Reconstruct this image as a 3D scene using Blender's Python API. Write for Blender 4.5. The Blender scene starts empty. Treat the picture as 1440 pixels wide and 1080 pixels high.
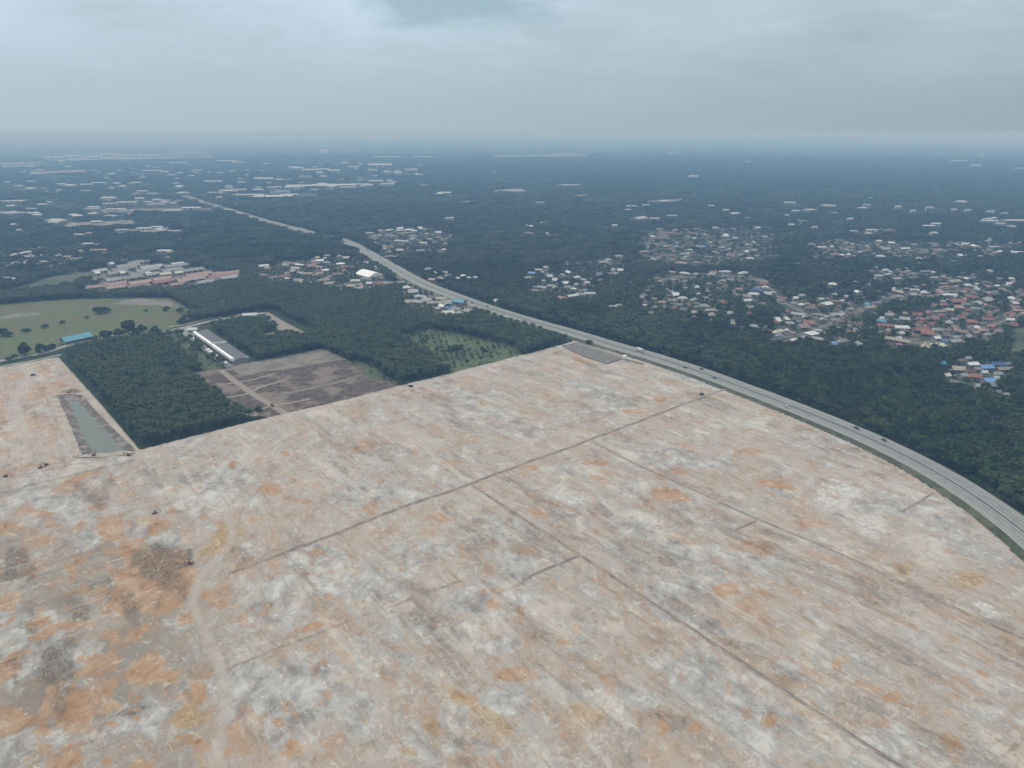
import bpy, bmesh, math, random
import numpy as np
from mathutils import Vector, Matrix

random.seed(7)
RNG = np.random.default_rng(7)
S = bpy.context.scene
COL = S.collection
R = math.radians

# ------------------------------------------------------------------ camera
CAM_H = 220.0
F = 1000.0                       # focal length in photograph pixels (1440 wide)
PITCH = math.atan((540 - 186) / F)
cd = bpy.data.cameras.new('camera')
cam = bpy.data.objects.new('camera', cd)
COL.objects.link(cam)
cam.location = (0, 0, CAM_H)
cam.rotation_euler = (math.pi / 2 - PITCH, 0, 0)
cd.sensor_width = 36
cd.lens = 36 * F / 1440
cd.clip_start = 1
cd.clip_end = 200000
S.camera = cam
SP, CP = math.sin(PITCH), math.cos(PITCH)


def G(px, py, z=0.0):
    """ground point (metres) surveyed from the photograph"""
    x = (px - 720) / F
    y = (540 - py) / F
    dz = -SP + CP * y
    dy = CP + SP * y
    t = (z - CAM_H) / dz
    return (x * t, dy * t)


def P(x, y, z=0.0):
    """photo column/row of a place, only used to word labels and check layout"""
    d = y * CP - (z - CAM_H) * SP
    v = y * SP + (z - CAM_H) * CP
    return 720 + F * x / d, 540 - F * v / d


def GP(pts):
    return [G(*p) for p in pts]


# ------------------------------------------------------------------ numpy noise
def _hash(ix, iy, seed):
    h = (ix.astype(np.int64) * 374761393 + iy.astype(np.int64) * 668265263 + seed * 1274126177) & 0xFFFFFFFF
    h = ((h ^ (h >> 13)) * 1274126177) & 0xFFFFFFFF
    h = (h ^ (h >> 16)) & 0xFFFFFFFF
    return h / 4294967295.0


def vnoise(x, y, seed=0):
    ix, iy = np.floor(x), np.floor(y)
    fx, fy = x - ix, y - iy
    fx = fx * fx * fx * (fx * (fx * 6 - 15) + 10)
    fy = fy * fy * fy * (fy * (fy * 6 - 15) + 10)
    a, b = _hash(ix, iy, seed), _hash(ix + 1, iy, seed)
    c, d = _hash(ix, iy + 1, seed), _hash(ix + 1, iy + 1, seed)
    return (a * (1 - fx) + b * fx) * (1 - fy) + (c * (1 - fx) + d * fx) * fy


def fbm(x, y, size, octaves=4, seed=0, gain=.55):
    s, amp, tot, f = 0, 1, 0, 1.0 / size
    for o in range(octaves):
        a = .6 + o * 1.1
        xr = (x * math.cos(a) - y * math.sin(a)) * f
        yr = (x * math.sin(a) + y * math.cos(a)) * f
        s = s + amp * vnoise(xr + 17.3 * o, yr - 9.1 * o, seed + o * 31)
        tot += amp
        amp *= gain
        f *= 2.03
    return s / tot


def sstep(a, b, v):
    t = np.clip((v - a) / (b - a), 0, 1)
    return t * t * (3 - 2 * t)


def inside(x, y, poly):
    r = np.zeros(x.shape, bool)
    n = len(poly)
    for i in range(n):
        x0, y0 = poly[i]
        x1, y1 = poly[(i + 1) % n]
        c = ((y0 > y) != (y1 > y)) & (x < (x1 - x0) * (y - y0) / (y1 - y0 + 1e-12) + x0)
        r ^= c
    return r


def seg_dist(x, y, line):
    best = np.full(x.shape, 1e9)
    for (x0, y0), (x1, y1) in zip(line[:-1], line[1:]):
        dx, dy = x1 - x0, y1 - y0
        t = np.clip(((x - x0) * dx + (y - y0) * dy) / (dx * dx + dy * dy + 1e-9), 0, 1)
        best = np.minimum(best, np.hypot(x - x0 - t * dx, y - y0 - t * dy))
    return best


def spline(pts, step=6.0):
    """Catmull-Rom through pts, resampled"""
    p = [np.array(q, float) for q in pts]
    p = [2 * p[0] - p[1]] + p + [2 * p[-1] - p[-2]]
    out = []
    for i in range(1, len(p) - 2):
        n = max(2, int(np.linalg.norm(p[i + 1] - p[i]) / step))
        for k in range(n):
            t = k / n
            a, b, c, d = p[i - 1], p[i], p[i + 1], p[i + 2]
            out.append(.5 * ((2 * b) + (c - a) * t + (2 * a - 5 * b + 4 * c - d) * t * t + (3 * b - a - 3 * c + d) * t ** 3))
    out.append(p[-2])
    return np.array(out)


# ------------------------------------------------------------------ object helpers
def tag(o, label=None, cat=None, group=None, kind=None):
    if label: o['label'] = label
    if cat: o['category'] = cat
    if group: o['group'] = group
    if kind: o['kind'] = kind
    return o


def link(o, parent=None):
    COL.objects.link(o)
    if parent is not None:
        o.parent = parent
    return o


def mesh_obj(name, verts, faces, mats, parent=None, smooth=False, fm=None):
    me = bpy.data.meshes.new(name)
    me.from_pydata([tuple(v) for v in verts], [], faces)
    for m in (mats if isinstance(mats, (list, tuple)) else [mats]):
        me.materials.append(m)
    if fm is not None:
        me.polygons.foreach_set('material_index', fm)
    if smooth:
        me.polygons.foreach_set('use_smooth', [True] * len(me.polygons))
    me.update()
    return link(bpy.data.objects.new(name, me), parent)


def np_mesh(name, v, quads, mat):
    me = bpy.data.meshes.new(name)
    me.vertices.add(len(v))
    me.vertices.foreach_set('co', np.ascontiguousarray(v, np.float32).ravel())
    n = len(quads)
    me.loops.add(n * 4)
    me.loops.foreach_set('vertex_index', np.ascontiguousarray(quads, np.int32).ravel())
    me.polygons.add(n)
    me.polygons.foreach_set('loop_start', np.arange(0, n * 4, 4, dtype=np.int32))
    me.polygons.foreach_set('loop_total', np.full(n, 4, np.int32))
    me.materials.append(mat)
    me.update(calc_edges=True)
    me.validate()
    return me


def empty(name, loc=(0, 0, 0), rz=0.0, scale=(1, 1, 1)):
    o = bpy.data.objects.new(name, None)
    o.location = loc
    o.rotation_euler = (0, 0, rz)
    o.scale = scale
    o.empty_display_size = .5
    return link(o)


def copy_tree(o, parent=None):
    c = o.copy()
    COL.objects.link(c)
    if parent is not None:
        c.parent = parent
    for ch in list(o.children):
        copy_tree(ch, c)
    return c


class MB:
    """collects boxes, tubes and prisms for one mesh"""
    def __init__(self):
        self.v, self.f, self.m = [], [], []

    def add(self, v, f, mi=0):
        o = len(self.v)
        self.v += [tuple(q) for q in v]
        self.f += [tuple(i + o for i in q) for q in f]
        self.m += [mi] * len(f)
        return self

    def box(self, x0, x1, y0, y1, z0, z1, mi=0, mat=None):
        v = [(x0, y0, z0), (x1, y0, z0), (x1, y1, z0), (x0, y1, z0), (x0, y0, z1), (x1, y0, z1), (x1, y1, z1), (x0, y1, z1)]
        if mat is not None:
            v = [tuple(mat @ Vector(q)) for q in v]
        return self.add(v, [(3, 2, 1, 0), (4, 5, 6, 7), (0, 1, 5, 4), (1, 2, 6, 5), (2, 3, 7, 6), (3, 0, 4, 7)], mi)

    def prism(self, prof, y0, y1, mi=0):
        """profile in x,z extruded along y"""
        n = len(prof)
        v = [(x, y0, z) for x, z in prof] + [(x, y1, z) for x, z in prof]
        f = [(i, (i + 1) % n, n + (i + 1) % n, n + i) for i in range(n)]
        f += [tuple(range(n - 1, -1, -1)), tuple(range(n, 2 * n))]
        return self.add(v, f, mi)

    def tube(self, a, b, ra, rb, n=6, mi=0):
        a, b = Vector(a), Vector(b)
        d = (b - a).normalized()
        u = d.orthogonal().normalized()
        w = d.cross(u)
        v = []
        for c, r in ((a, ra), (b, rb)):
            for k in range(n):
                t = 2 * math.pi * k / n
                v.append(c + (u * math.cos(t) + w * math.sin(t)) * r)
        f = [(k, (k + 1) % n, n + (k + 1) % n, n + k) for k in range(n)]
        f += [tuple(range(n - 1, -1, -1)), tuple(range(n, 2 * n))]
        return self.add(v, f, mi)

    def build(self, name, mats, parent=None, smooth=False):
        return mesh_obj(name, self.v, self.f, mats, parent, smooth, self.m)

    def mesh(self, name, mats):
        me = bpy.data.meshes.new(name)
        me.from_pydata(self.v, [], self.f)
        for m in mats:
            me.materials.append(m)
        me.polygons.foreach_set('material_index', self.m)
        me.update()
        return me


# ------------------------------------------------------------------ materials
def nodes_of(name):
    m = bpy.data.materials.new(name)
    m.use_nodes = True
    nt = m.node_tree
    b = nt.nodes['Principled BSDF']
    b.inputs['Roughness'].default_value = .85
    b.inputs['Specular IOR Level'].default_value = .25
    return m, nt, b


class NT:
    def __init__(self, nt):
        self.nt = nt

    def n(self, t, **kw):
        o = self.nt.nodes.new(t)
        for k, v in kw.items():
            setattr(o, k, v)
        return o

    def l(self, a, b):
        self.nt.links.new(a, b)

    def inp(self, sock, v):
        if isinstance(v, bpy.types.NodeSocket):
            self.l(v, sock)
        else:
            sock.default_value = v

    def math(self, op, a, b=None, c=None, clamp=False):
        o = self.n('ShaderNodeMath', operation=op, use_clamp=clamp)
        for i, v in enumerate((a, b, c)):
            if v is not None:
                self.inp(o.inputs[i], v)
        return o.outputs[0]

    def mix(self, fac, a, b, mode='MIX'):
        o = self.n('ShaderNodeMix', data_type='RGBA', blend_type=mode)
        self.inp(o.inputs[0], fac)
        for i, v in ((6, a), (7, b)):
            if isinstance(v, tuple):
                v = (*v[:3], 1)
            self.inp(o.inputs[i], v)
        return o.outputs[2]

    def noise(self, vec, scale, detail=3, rough=.55, dist=0.0):
        o = self.n('ShaderNodeTexNoise')
        self.l(vec, o.inputs['Vector'])
        o.inputs['Scale'].default_value = scale
        o.inputs['Detail'].default_value = detail
        o.inputs['Roughness'].default_value = rough
        o.inputs['Distortion'].default_value = dist
        return o.outputs['Fac']

    def mapped(self, vec, rot=0.0, scale=(1, 1, 1)):
        o = self.n('ShaderNodeMapping')
        self.l(vec, o.inputs['Vector'])
        o.inputs['Rotation'].default_value = (0, 0, rot)
        o.inputs['Scale'].default_value = scale
        return o.outputs[0]

    def step(self, v, a, b):
        o = self.n('ShaderNodeMapRange', interpolation_type='SMOOTHSTEP')
        self.inp(o.inputs[0], v)
        o.inputs[1].default_value = a
        o.inputs[2].default_value = b
        return o.outputs[0]

    def pos(self):
        return self.n('ShaderNodeNewGeometry').outputs['Position']

    def bump(self, h, dist, strength=1.0):
        o = self.n('ShaderNodeBump')
        self.l(h, o.inputs['Height'])
        o.inputs['Distance'].default_value = dist
        o.inputs['Strength'].default_value = strength
        return o.outputs[0]


_plain = {}


def mottled(name, c1, c2, size=2.0, rough=.85, spec=.25, c3=None, big=None, obj_var=0.0, bump=0.0):
    """two-tone noise material in world metres; c3 in larger patches of size big"""
    if name in _plain:
        return _plain[name]
    m, nt, b = nodes_of(name)
    t = NT(nt)
    p = t.pos()
    f = t.step(t.noise(p, 1 / size, 4, .6), .3, .7)
    c = t.mix(f, c1, c2)
    if c3:
        c = t.mix(t.step(t.noise(p, 1 / big, 3, .6), .48, .6), c, c3)
    if obj_var:
        r = t.n('ShaderNodeObjectInfo').outputs['Random']
        hsv = t.n('ShaderNodeHueSaturation')
        t.l(c, hsv.inputs['Color'])
        t.l(t.math('ADD', t.math('MULTIPLY', r, obj_var), 1 - obj_var / 2), hsv.inputs['Value'])
        c = hsv.outputs[0]
    t.l(c, b.inputs['Base Color'])
    b.inputs['Roughness'].default_value = rough
    b.inputs['Specular IOR Level'].default_value = spec
    if bump:
        t.l(t.bump(t.noise(p, 2 / size, 4, .6), bump), b.inputs['Normal'])
    _plain[name] = m
    return m


def foliage(name, dark, light, patch=70.0, var=.7, tint=(.085, .105, .038), tintf=.7):
    m, nt, b = nodes_of(name)
    t = NT(nt)
    p = t.pos()
    r = t.n('ShaderNodeObjectInfo').outputs['Random']
    f = t.math('ADD', t.math('MULTIPLY', t.noise(p, 1 / 1.3, 2), .5), t.math('MULTIPLY', r, .5))
    c = t.mix(t.step(f, .25, .75), dark, light)
    g = t.step(t.noise(p, 1 / patch, 3), .42, .68)
    c = t.mix(t.math('MULTIPLY', g, tintf), c, tint)
    hsv = t.n('ShaderNodeHueSaturation')
    t.l(c, hsv.inputs['Color'])
    r2 = t.math('FRACT', t.math('MULTIPLY', r, 7.31))
    t.l(t.math('ADD', t.math('MULTIPLY', r2, var), 1 - var / 2), hsv.inputs['Value'])
    t.l(hsv.outputs[0], b.inputs['Base Color'])
    b.inputs['Roughness'].default_value = .7
    b.inputs['Specular IOR Level'].default_value = .2
    return m


M_BROAD = foliage('broadleaf_foliage', (.023, .046, .011), (.052, .090, .017))
M_PALM = foliage('palm_foliage', (.018, .036, .012), (.038, .064, .018), var=.3, tintf=.2)
M_SCRUB = foliage('scrub_foliage', (.06, .085, .045), (.12, .15, .08), tint=(.14, .15, .07))
M_BARK = mottled('bark', (.035, .03, .022), (.07, .058, .045), .4)
# ------------------------------------------------------------------ layout, in photo survey points
HWY_PX = [(258, 276), (284, 284), (330, 298), (376, 312), (430, 326), (487, 341), (540, 370), (590, 398), (640, 418), (690, 436),
          (745, 453), (808, 471), (860, 487), (912, 502), (980, 524), (1050, 550), (1120, 577), (1195, 608), (1260, 638),
          (1320, 670), (1380, 708), (1440, 753), (1500, 806), (1560, 866), (1625, 940), (1690, 1030), (1760, 1150)]
HWY = spline(GP(HWY_PX), 6)
HWY_COARSE = [tuple(p) for p in HWY[::6]] + [tuple(HWY[-1])]


def offset(line, d):
    t = np.gradient(line, axis=0)
    t /= np.linalg.norm(t, axis=1)[:, None]
    nrm = np.stack([-t[:, 1], t[:, 0]], 1)     # left of travel (towards camera right = far side positive?)
    return line + nrm * d


# the line runs from far to near; +d is the eastern (forest) side
_test = offset(HWY, 1.0)
SIDE = 1.0 if _test[-30][0] > HWY[-30][0] else -1.0


def off(d):
    return offset(HWY, SIDE * d)


i0 = min(range(len(HWY)), key=lambda i: abs(P(*HWY[i])[0] - 806))
edge = off(-17.5)[i0:]
SITE_POLY = GP([(-150, 548), (0, 518), (83, 503), (140, 566), (198, 634), (345, 596), (400, 583), (480, 565), (565, 543), (640, 524),
                (700, 509), (760, 494), (806, 481)]) + [tuple(p) for p in edge[2::4]] + [(edge[-1][0], 60), (-420, 60), (-840, 420)]

# ------------------------------------------------------------------ ground sheet
m, nt, b = nodes_of('ground_cover')
t = NT(nt)
p = t.pos()
c = t.mix(t.step(t.noise(p, 1 / 9, 5, .65), .35, .65), (.020, .034, .020), (.045, .065, .032))
c = t.mix(t.step(t.noise(p, 1 / 320, 4, .6), .52, .66), c, (.060, .080, .040))
t.l(c, b.inputs['Base Color'])
b.inputs['Roughness'].default_value = .95
b.inputs['Specular IOR Level'].default_value = .05
M_GROUND = m
g = 60000
tag(mesh_obj('ground', [(-g, -g, -.05), (g, -g, -.05), (g, g, -.05), (-g, g, -.05)], [(0, 1, 2, 3)], M_GROUND),
    'flat green lowland plain reaching to the hazy horizon', kind='structure')


def sheet(name, pts, z, mat, label, px=True, jag=0.0, kind='structure', step=8.0):
    """a flat patch of land with a slightly uneven outline"""
    q = GP(pts) if px else pts
    out = []
    for a, b_ in zip(q, q[1:] + q[:1]):
        d = math.dist(a, b_)
        n = max(1, min(60, int(d / step)))
        for k in range(n):
            f = k / n
            x, y = a[0] + (b_[0] - a[0]) * f, a[1] + (b_[1] - a[1]) * f
            if jag and k:
                x += random.uniform(-jag, jag)
                y += random.uniform(-jag, jag)
            out.append((x, y, z))
    o = mesh_obj(name, out, [tuple(range(len(out)))], mat)
    bm = bmesh.new()
    bm.from_mesh(o.data)
    bmesh.ops.triangulate(bm, faces=bm.faces[:])
    for f in bm.faces:
        if f.normal.z < 0:
            f.normal_flip()
    bm.to_mesh(o.data)
    bm.free()
    return tag(o, label, kind=kind)


def ribbon(name, line, d0, d1, z0, z1, mat, label, kind='structure', wob=0.0):
    """strip between two offsets of a line; z0,z1 at its two edges"""
    a, b_ = offset(line, d0), offset(line, d1)
    if wob:
        n = len(a)
        s = np.arange(n)
        tt = np.gradient(line, axis=0)
        tt /= np.linalg.norm(tt, axis=1)[:, None]
        nn = np.stack([-tt[:, 1], tt[:, 0]], 1)
        a = a + nn * ((fbm(s * 1.0, s * 0 + 3, 5, 3, 5) - .5) * 2 * wob)[:, None]
        b_ = b_ + nn * ((fbm(s * 1.0, s * 0 + 8, 5, 3, 9) - .5) * 2 * wob)[:, None]
    v = [(x, y, z0) for x, y in a] + [(x, y, z1) for x, y in b_]
    n = len(a)
    flip = d1 > d0
    f = [(i, i + 1, n + i + 1, n + i) if not flip else (n + i, n + i + 1, i + 1, i) for i in range(n - 1)]
    o = mesh_obj(name, v, f, mat)
    bm = bmesh.new()
    bm.from_mesh(o.data)
    for q in bm.faces:
        if q.normal.z < 0:
            q.normal_flip()
    bm.to_mesh(o.data)
    bm.free()
    return tag(o, label, kind=kind)


# ------------------------------------------------------------------ the cleared site
# soil patches: (px, py, rx, ry, angle, channel, strength)  channels: o orange, y ochre, g grey-white, d dark, p smooth pale
SOIL = [
    (116, 672, 36, 6, -22, 'o', .8), (133, 718, 28, 6, -8, 'o', .6), (50, 768, 38, 22, -15, 'o', .55), (217, 745, 15, 14, 0, 'o', .8),
    (175, 778, 15, 18, 0, 'o', .75), (225, 795, 46, 40, 0, 'd', .75), (310, 768, 46, 24, -35, 'y', .8), (310, 768, 44, 22, -35, 'o', .5),
    (190, 815, 28, 14, 0, 'o', .75), (112, 832, 20, 8, -10, 'y', .7), (183, 842, 10, 3, 0, 'o', .8), (60, 897, 30, 8, -18, 'o', .8),
    (110, 882, 40, 8, -5, 'o', .85), (155, 896, 18, 11, 0, 'o', .85), (265, 675, 55, 18, -5, 'g', .5), (265, 675, 50, 14, -5, 'd', .35),
    (327, 655, 12, 7, 0, 'o', .65), (400, 640, 8, 5, 0, 'o', .7), (380, 690, 20, 12, 0, 'o', .7), (417, 706, 30, 7, 0, 'o', .6),
    (443, 780, 20, 8, -10, 'o', .65), (377, 813, 14, 5, 0, 'o', .5), (440, 885, 20, 8, -20, 'o', .75), (390, 850, 70, 55, 0, 'g', .65),
    (420, 960, 70, 50, 0, 'g', .6), (210, 942, 40, 23, 0, 'o', 1.1), (270, 1010, 35, 18, 0, 'y', .8), (280, 977, 18, 22, 0, 'o', .7),
    (283, 947, 25, 15, 0, 'd', .4), (283, 947, 25, 15, 0, 'y', .5), (73, 985, 13, 28, 10, 'o', .8), (90, 1005, 40, 30, 0, 'o', .5),
    (147, 1003, 12, 8, 0, 'o', .75), (157, 1022, 12, 6, 0, 'o', .8), (27, 1008, 9, 5, 0, 'o', .8), (8, 943, 14, 8, 0, 'o', .85),
    (107, 1070, 22, 12, 0, 'o', .9), (150, 1075, 14, 8, 0, 'o', .7), (283, 1073, 6, 10, 0, 'y', .7), (413, 1057, 22, 20, 30, 'o', .8),
    (393, 1020, 15, 10, 0, 'o', .7), (440, 905, 20, 14, 0, 'y', .5), (187, 1003, 42, 6, -15, 'd', .6), (147, 935, 10, 20, 0, 'd', .25),
    (45, 1040, 14, 30, 0, 'd', .2), (120, 950, 140, 130, 0, 'b', .5), (200, 1040, 160, 60, 0, 'b', .4),
    (727, 950, 35, 13, 0, 'o', .8), (640, 975, 26, 16, 35, 'y', .65), (690, 1017, 45, 17, 25, 'y', .75), (650, 985, 28, 14, 25, 'o', .6),
    (817, 1007, 38, 24, 0, 'y', .7), (608, 1027, 12, 18, -20, 'y', .9), (608, 1030, 9, 14, -20, 'd', .4), (573, 1060, 18, 8, 10, 'y', .75),
    (930, 1027, 12, 20, 0, 'o', .75), (732, 867, 9, 15, 0, 'o', .75), (693, 850, 12, 12, 0, 'o', .6), (810, 887, 10, 10, 0, 'o', .65),
    (788, 907, 15, 8, 0, 'o', .6), (860, 872, 20, 6, 0, 'y', .6), (507, 853, 18, 12, 0, 'o', .55), (613, 730, 28, 12, 0, 'o', .6),
    (757, 725, 24, 9, 12, 'o', .7), (730, 777, 30, 8, 0, 'o', .5), (713, 987, 38, 24, 0, 'g', .95), (593, 780, 50, 22, 0, 'g', .85),
    (663, 847, 36, 20, 0, 'g', .85), (550, 933, 42, 24, 0, 'g', .8), (513, 1003, 20, 40, 0, 'g', .8), (942, 933, 15, 9, 0, 'g', 1.),
    (713, 907, 32, 15, 0, 'g', .8), (653, 1053, 34, 14, 0, 'g', .7), (540, 830, 60, 30, -20, 'g', .6), (700, 740, 40, 12, 10, 'g', .8),
    (1020, 833, 22, 12, 0, 'o', .85), (1060, 770, 42, 20, 10, 'o', .6), (1360, 820, 28, 15, 10, 'y', .9), (1268, 805, 14, 10, 20, 'y', 1.),
    (1268, 806, 9, 6, 20, 'd', .5), (1253, 983, 20, 14, 0, 'o', .6), (1177, 937, 12, 12, 0, 'o', .65), (1157, 957, 12, 8, 0, 'o', .6),
    (1337, 1047, 30, 13, 20, 'o', .75), (1083, 1017, 15, 12, -20, 'o', .8), (975, 1027, 14, 10, 0, 'o', .7), (1380, 950, 20, 8, 30, 'o', .6),
    (1023, 967, 11, 12, 0, 'y', .75), (1133, 890, 10, 5, 0, 'y', .7), (1050, 850, 24, 10, 10, 'y', .5), (1143, 870, 44, 10, 28, 'g', .9),
    (1387, 862, 32, 13, 28, 'w', .9), (1173, 697, 36, 22, 0, 'w', .8), (1220, 737, 42, 24, 20, 'w', .6), (1260, 705, 34, 10, 0, 'g', .7),
    (1087, 683, 40, 6, 12, 'o', .8), (1057, 637, 30, 5, 5, 'o', .6), (1143, 740, 26, 7, 0, 'o', .6), (1093, 660, 32, 13, 0, 'g', .8),
    (680, 567, 15, 6, 0, 'y', .75), (890, 580, 20, 5, 5, 'o', .75), (928, 563, 12, 5, 0, 'o', .85), (627, 653, 18, 7, 0, 'o', .75),
    (587, 637, 16, 6, 0, 'o', .5), (510, 580, 20, 8, 0, 'y', .6), (513, 630, 22, 12, 0, 'o', .55), (663, 617, 25, 9, 0, 'o', .45),
    (573, 610, 48, 12, 25, 'p', 1.), (793, 663, 22, 10, 0, 'g', 1.), (750, 658, 15, 6, 0, 'o', .7), (840, 653, 26, 7, 0, 'o', .65),
    (945, 700, 36, 14, 10, 'o', .7), (955, 665, 16, 5, 0, 'o', .75), (650, 585, 130, 28, 0, 'g', .5), (500, 700, 42, 15, 0, 'g', .8),
    (545, 690, 30, 8, 10, 'g', .7), (800, 700, 40, 14, 15, 'w', .6), (880, 690, 40, 14, 15, 'g', .6), (730, 600, 60, 20, 20, 'g', .6),
    (815, 507, 14, 4, 10, 'o', .8), (770, 520, 40, 6, -10, 'o', .4), (930, 545, 40, 8, 15, 'w', .5), (60, 560, 50, 40, 0, 'o', .45), (103, 552, 14, 4, 0, 'd', .9), (20, 580, 70, 60, 0, 'o', .5), (50, 525, 40, 14, -8, 'o', .5), (40, 660, 90, 10, -10, 'o', .45), (183, 641, 12, 4, 0, 'd', .7), (40, 580, 34, 12, -8, 'o', .5), (75, 606, 24, 16, 0, 'o', .45), (20, 610, 20, 8, 0, 'o', .4), (265, 790, 10, 22, 10, 'd', .8), (90, 800, 60, 30, -12, 'b', .5), (60, 870, 70, 40, -10, 'b', .4), (500, 880, 190, 150, 0, 'g', .38), (640, 590, 180, 36, 0, 'g', .42), (620, 1040, 140, 60, 0, 'g', .3),
    (70, 545, 40, 10, -10, 'o', .55), (20, 530, 30, 8, -10, 'o', .5), (30, 625, 30, 14, 0, 'g', .5), (165, 650, 30, 8, -15, 'g', .7),
    (90, 735, 60, 14, -12, 'g', .75), (30, 740, 30, 8, -20, 'd', .25), (120, 760, 26, 20, 0, 'g', .8), (140, 845, 30, 12, -10, 'd', .35),
    (140, 840, 40, 16, -10, 'g', .6), (20, 870, 30, 30, 0, 'g', .6), (255, 880, 24, 10, 0, 'g', .7), (300, 710, 70, 22, -5, 'w', .5),
    (420, 640, 60, 14, -12, 'w', .4), (460, 820, 50, 24, 0, 'w', .5), (360, 920, 40, 30, 0, 'w', .4), (980, 800, 60, 14, 25, 'g', .6),
    (1290, 900, 70, 20, 25, 'g', .5), (1110, 945, 30, 20, 10, 'g', .8), (1250, 1040, 40, 26, 10, 'g', .7), (1400, 1010, 40, 20, 10, 'g', .6),
    (870, 780, 40, 12, 20, 'g', .6), (1040, 720, 40, 10, 15, 'w', .5), (1060, 600, 60, 10, 12, 'w', .4), (1200, 650, 50, 10, 15, 'w', .3),
]
TRACKS = [  # pale driven tracks
    ([(283, 812), (272, 850), (288, 890), (308, 930), (317, 985), (308, 1040), (303, 1080), (300, 1120)], 2.1, .8),
    ([(283, 812), (300, 790), (325, 765), (322, 700), (336, 660), (395, 620), (420, 608)], 2.4, .55),
    ([(300, 860), (290, 905), (310, 935)], 2.0, .6),
    ([(33, 512), (44, 530), (24, 556), (22, 590), (34, 615), (20, 640), (-10, 662)], 5.0, .7),
    ([(198, 636), (345, 600), (565, 548), (700, 514), (806, 486)], 5.0, .5),
    ([(-20, 690), (120, 660), (198, 640)], 5.0, .35),
    ([(86, 507), (140, 570), (196, 634)], 4.0, .8),
    ([(640, 575), (735, 625), (790, 652)], 2.0, .5), ([(735, 600), (800, 640)], 2.0, .4),
]
DLINES = [  # dark scraped lines
    ([(-20, 700), (110, 668), (190, 650)], 2.0, .5), ([(-20, 680), (60, 664), (150, 645)], 1.6, .5), ([(0, 672), (100, 650)], 1.5, .4),
    ([(560, 570), (612, 608)], 1.5, .35), ([(715, 615), (750, 640)], 1.5, .4), ([(800, 545), (850, 565), (900, 575)], 2.0, .4),
    ([(545, 990), (620, 1075)], .9, .4), ([(318, 945), (420, 905), (500, 873), (560, 852), (640, 822)], 1.3, .50), ([(0, 938), (21, 930), (23, 966)], .8, .8),
    ([(1040, 1035), (1010, 1000)], .7, .4), ([(60, 1075), (110, 1052), (150, 1040)], 1.0, .5),
    ([(820, 540), (880, 570), (960, 590)], 3, .25), ([(1110, 735), (1200, 775), (1330, 850), (1440, 905)], 3.0, .25),
    ([(1400, 1080), (1440, 1040)], 1.2, .5), ([(409, 731), (423, 748)], .6, .6),
]
xs = np.concatenate([np.arange(-860, -430, 2.5), np.arange(-430, 520, 1.5)])
ys = [140.0]
while ys[-1] < 960:
    ys.append(ys[-1] + 1.0 + max(0, ys[-1] - 200) * .0022)
ys = np.array(ys)
nx, ny = len(xs), len(ys)
XX, YY = np.meshgrid(xs, ys)
X, Y = XX.ravel().copy(), YY.ravel().copy()
ins = inside(X, Y, SITE_POLY).reshape(ny, nx)
cell = ins[:-1, :-1] | ins[1:, :-1] | ins[:-1, 1:] | ins[1:, 1:]
idx = np.arange(nx * ny).reshape(ny, nx)
quads = np.stack([idx[:-1, :-1], idx[:-1, 1:], idx[1:, 1:], idx[1:, :-1]], -1)[cell]
used = np.unique(quads)
remap = np.full(nx * ny, -1)
remap[used] = np.arange(len(used))
quads = remap[quads]
outside = ~ins.ravel()[used]
X, Y = X[used], Y[used]
# pull the outside rim on to the outline
ring = np.array(SITE_POLY + SITE_POLY[:1])
ox, oy = X[outside], Y[outside]
bd = np.full(ox.shape, 1e9)
bx, by = ox.copy(), oy.copy()
for (x0, y0), (x1, y1) in zip(ring[:-1], ring[1:]):
    dx, dy = x1 - x0, y1 - y0
    tt = np.clip(((ox - x0) * dx + (oy - y0) * dy) / (dx * dx + dy * dy + 1e-9), 0, 1)
    qx, qy = x0 + tt * dx, y0 + tt * dy
    dd = np.hypot(ox - qx, oy - qy)
    k = dd < bd
    bd[k], bx[k], by[k] = dd[k], qx[k], qy[k]
X[outside], Y[outside] = bx, by

# streak frame: grading runs along the drains
a0, a1 = G(665, 684), G(1000, 905)
ANG = math.atan2(a1[1] - a0[1], a1[0] - a0[0])
U = X * math.cos(ANG) + Y * math.sin(ANG)
V = -X * math.sin(ANG) + Y * math.cos(ANG)
w1 = (fbm(X, Y, 14, 4, 3) - .5)
w2 = (fbm(X + 91, Y, 5, 3, 8) - .5)
ch = {k: np.zeros(len(X)) for k in 'oygdwpb'}
for px, py, rx, ry, an, c_, s_ in SOIL:
    an = R(an)
    c0 = np.array(G(px, py))
    ea = np.array(G(px + rx * math.cos(an), py + rx * math.sin(an))) - c0
    eb = np.array(G(px - ry * math.sin(an), py + ry * math.cos(an))) - c0
    det = ea[0] * eb[1] - ea[1] * eb[0]
    rad = 2.2 * max(np.hypot(*ea), np.hypot(*eb))
    k = (np.abs(X - c0[0]) < rad) & (np.abs(Y - c0[1]) < rad)
    dx, dy = X[k] - c0[0], Y[k] - c0[1]
    u = (dx * eb[1] - dy * eb[0]) / det
    v = (-dx * ea[1] + dy * ea[0]) / det
    rr = np.hypot(u, v) + w1[k] * .95 + w2[k] * .7
    val = s_ * (1 - sstep(.45, 1.25, rr))
    ch[c_][k] = np.maximum(ch[c_][k], val)
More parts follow.
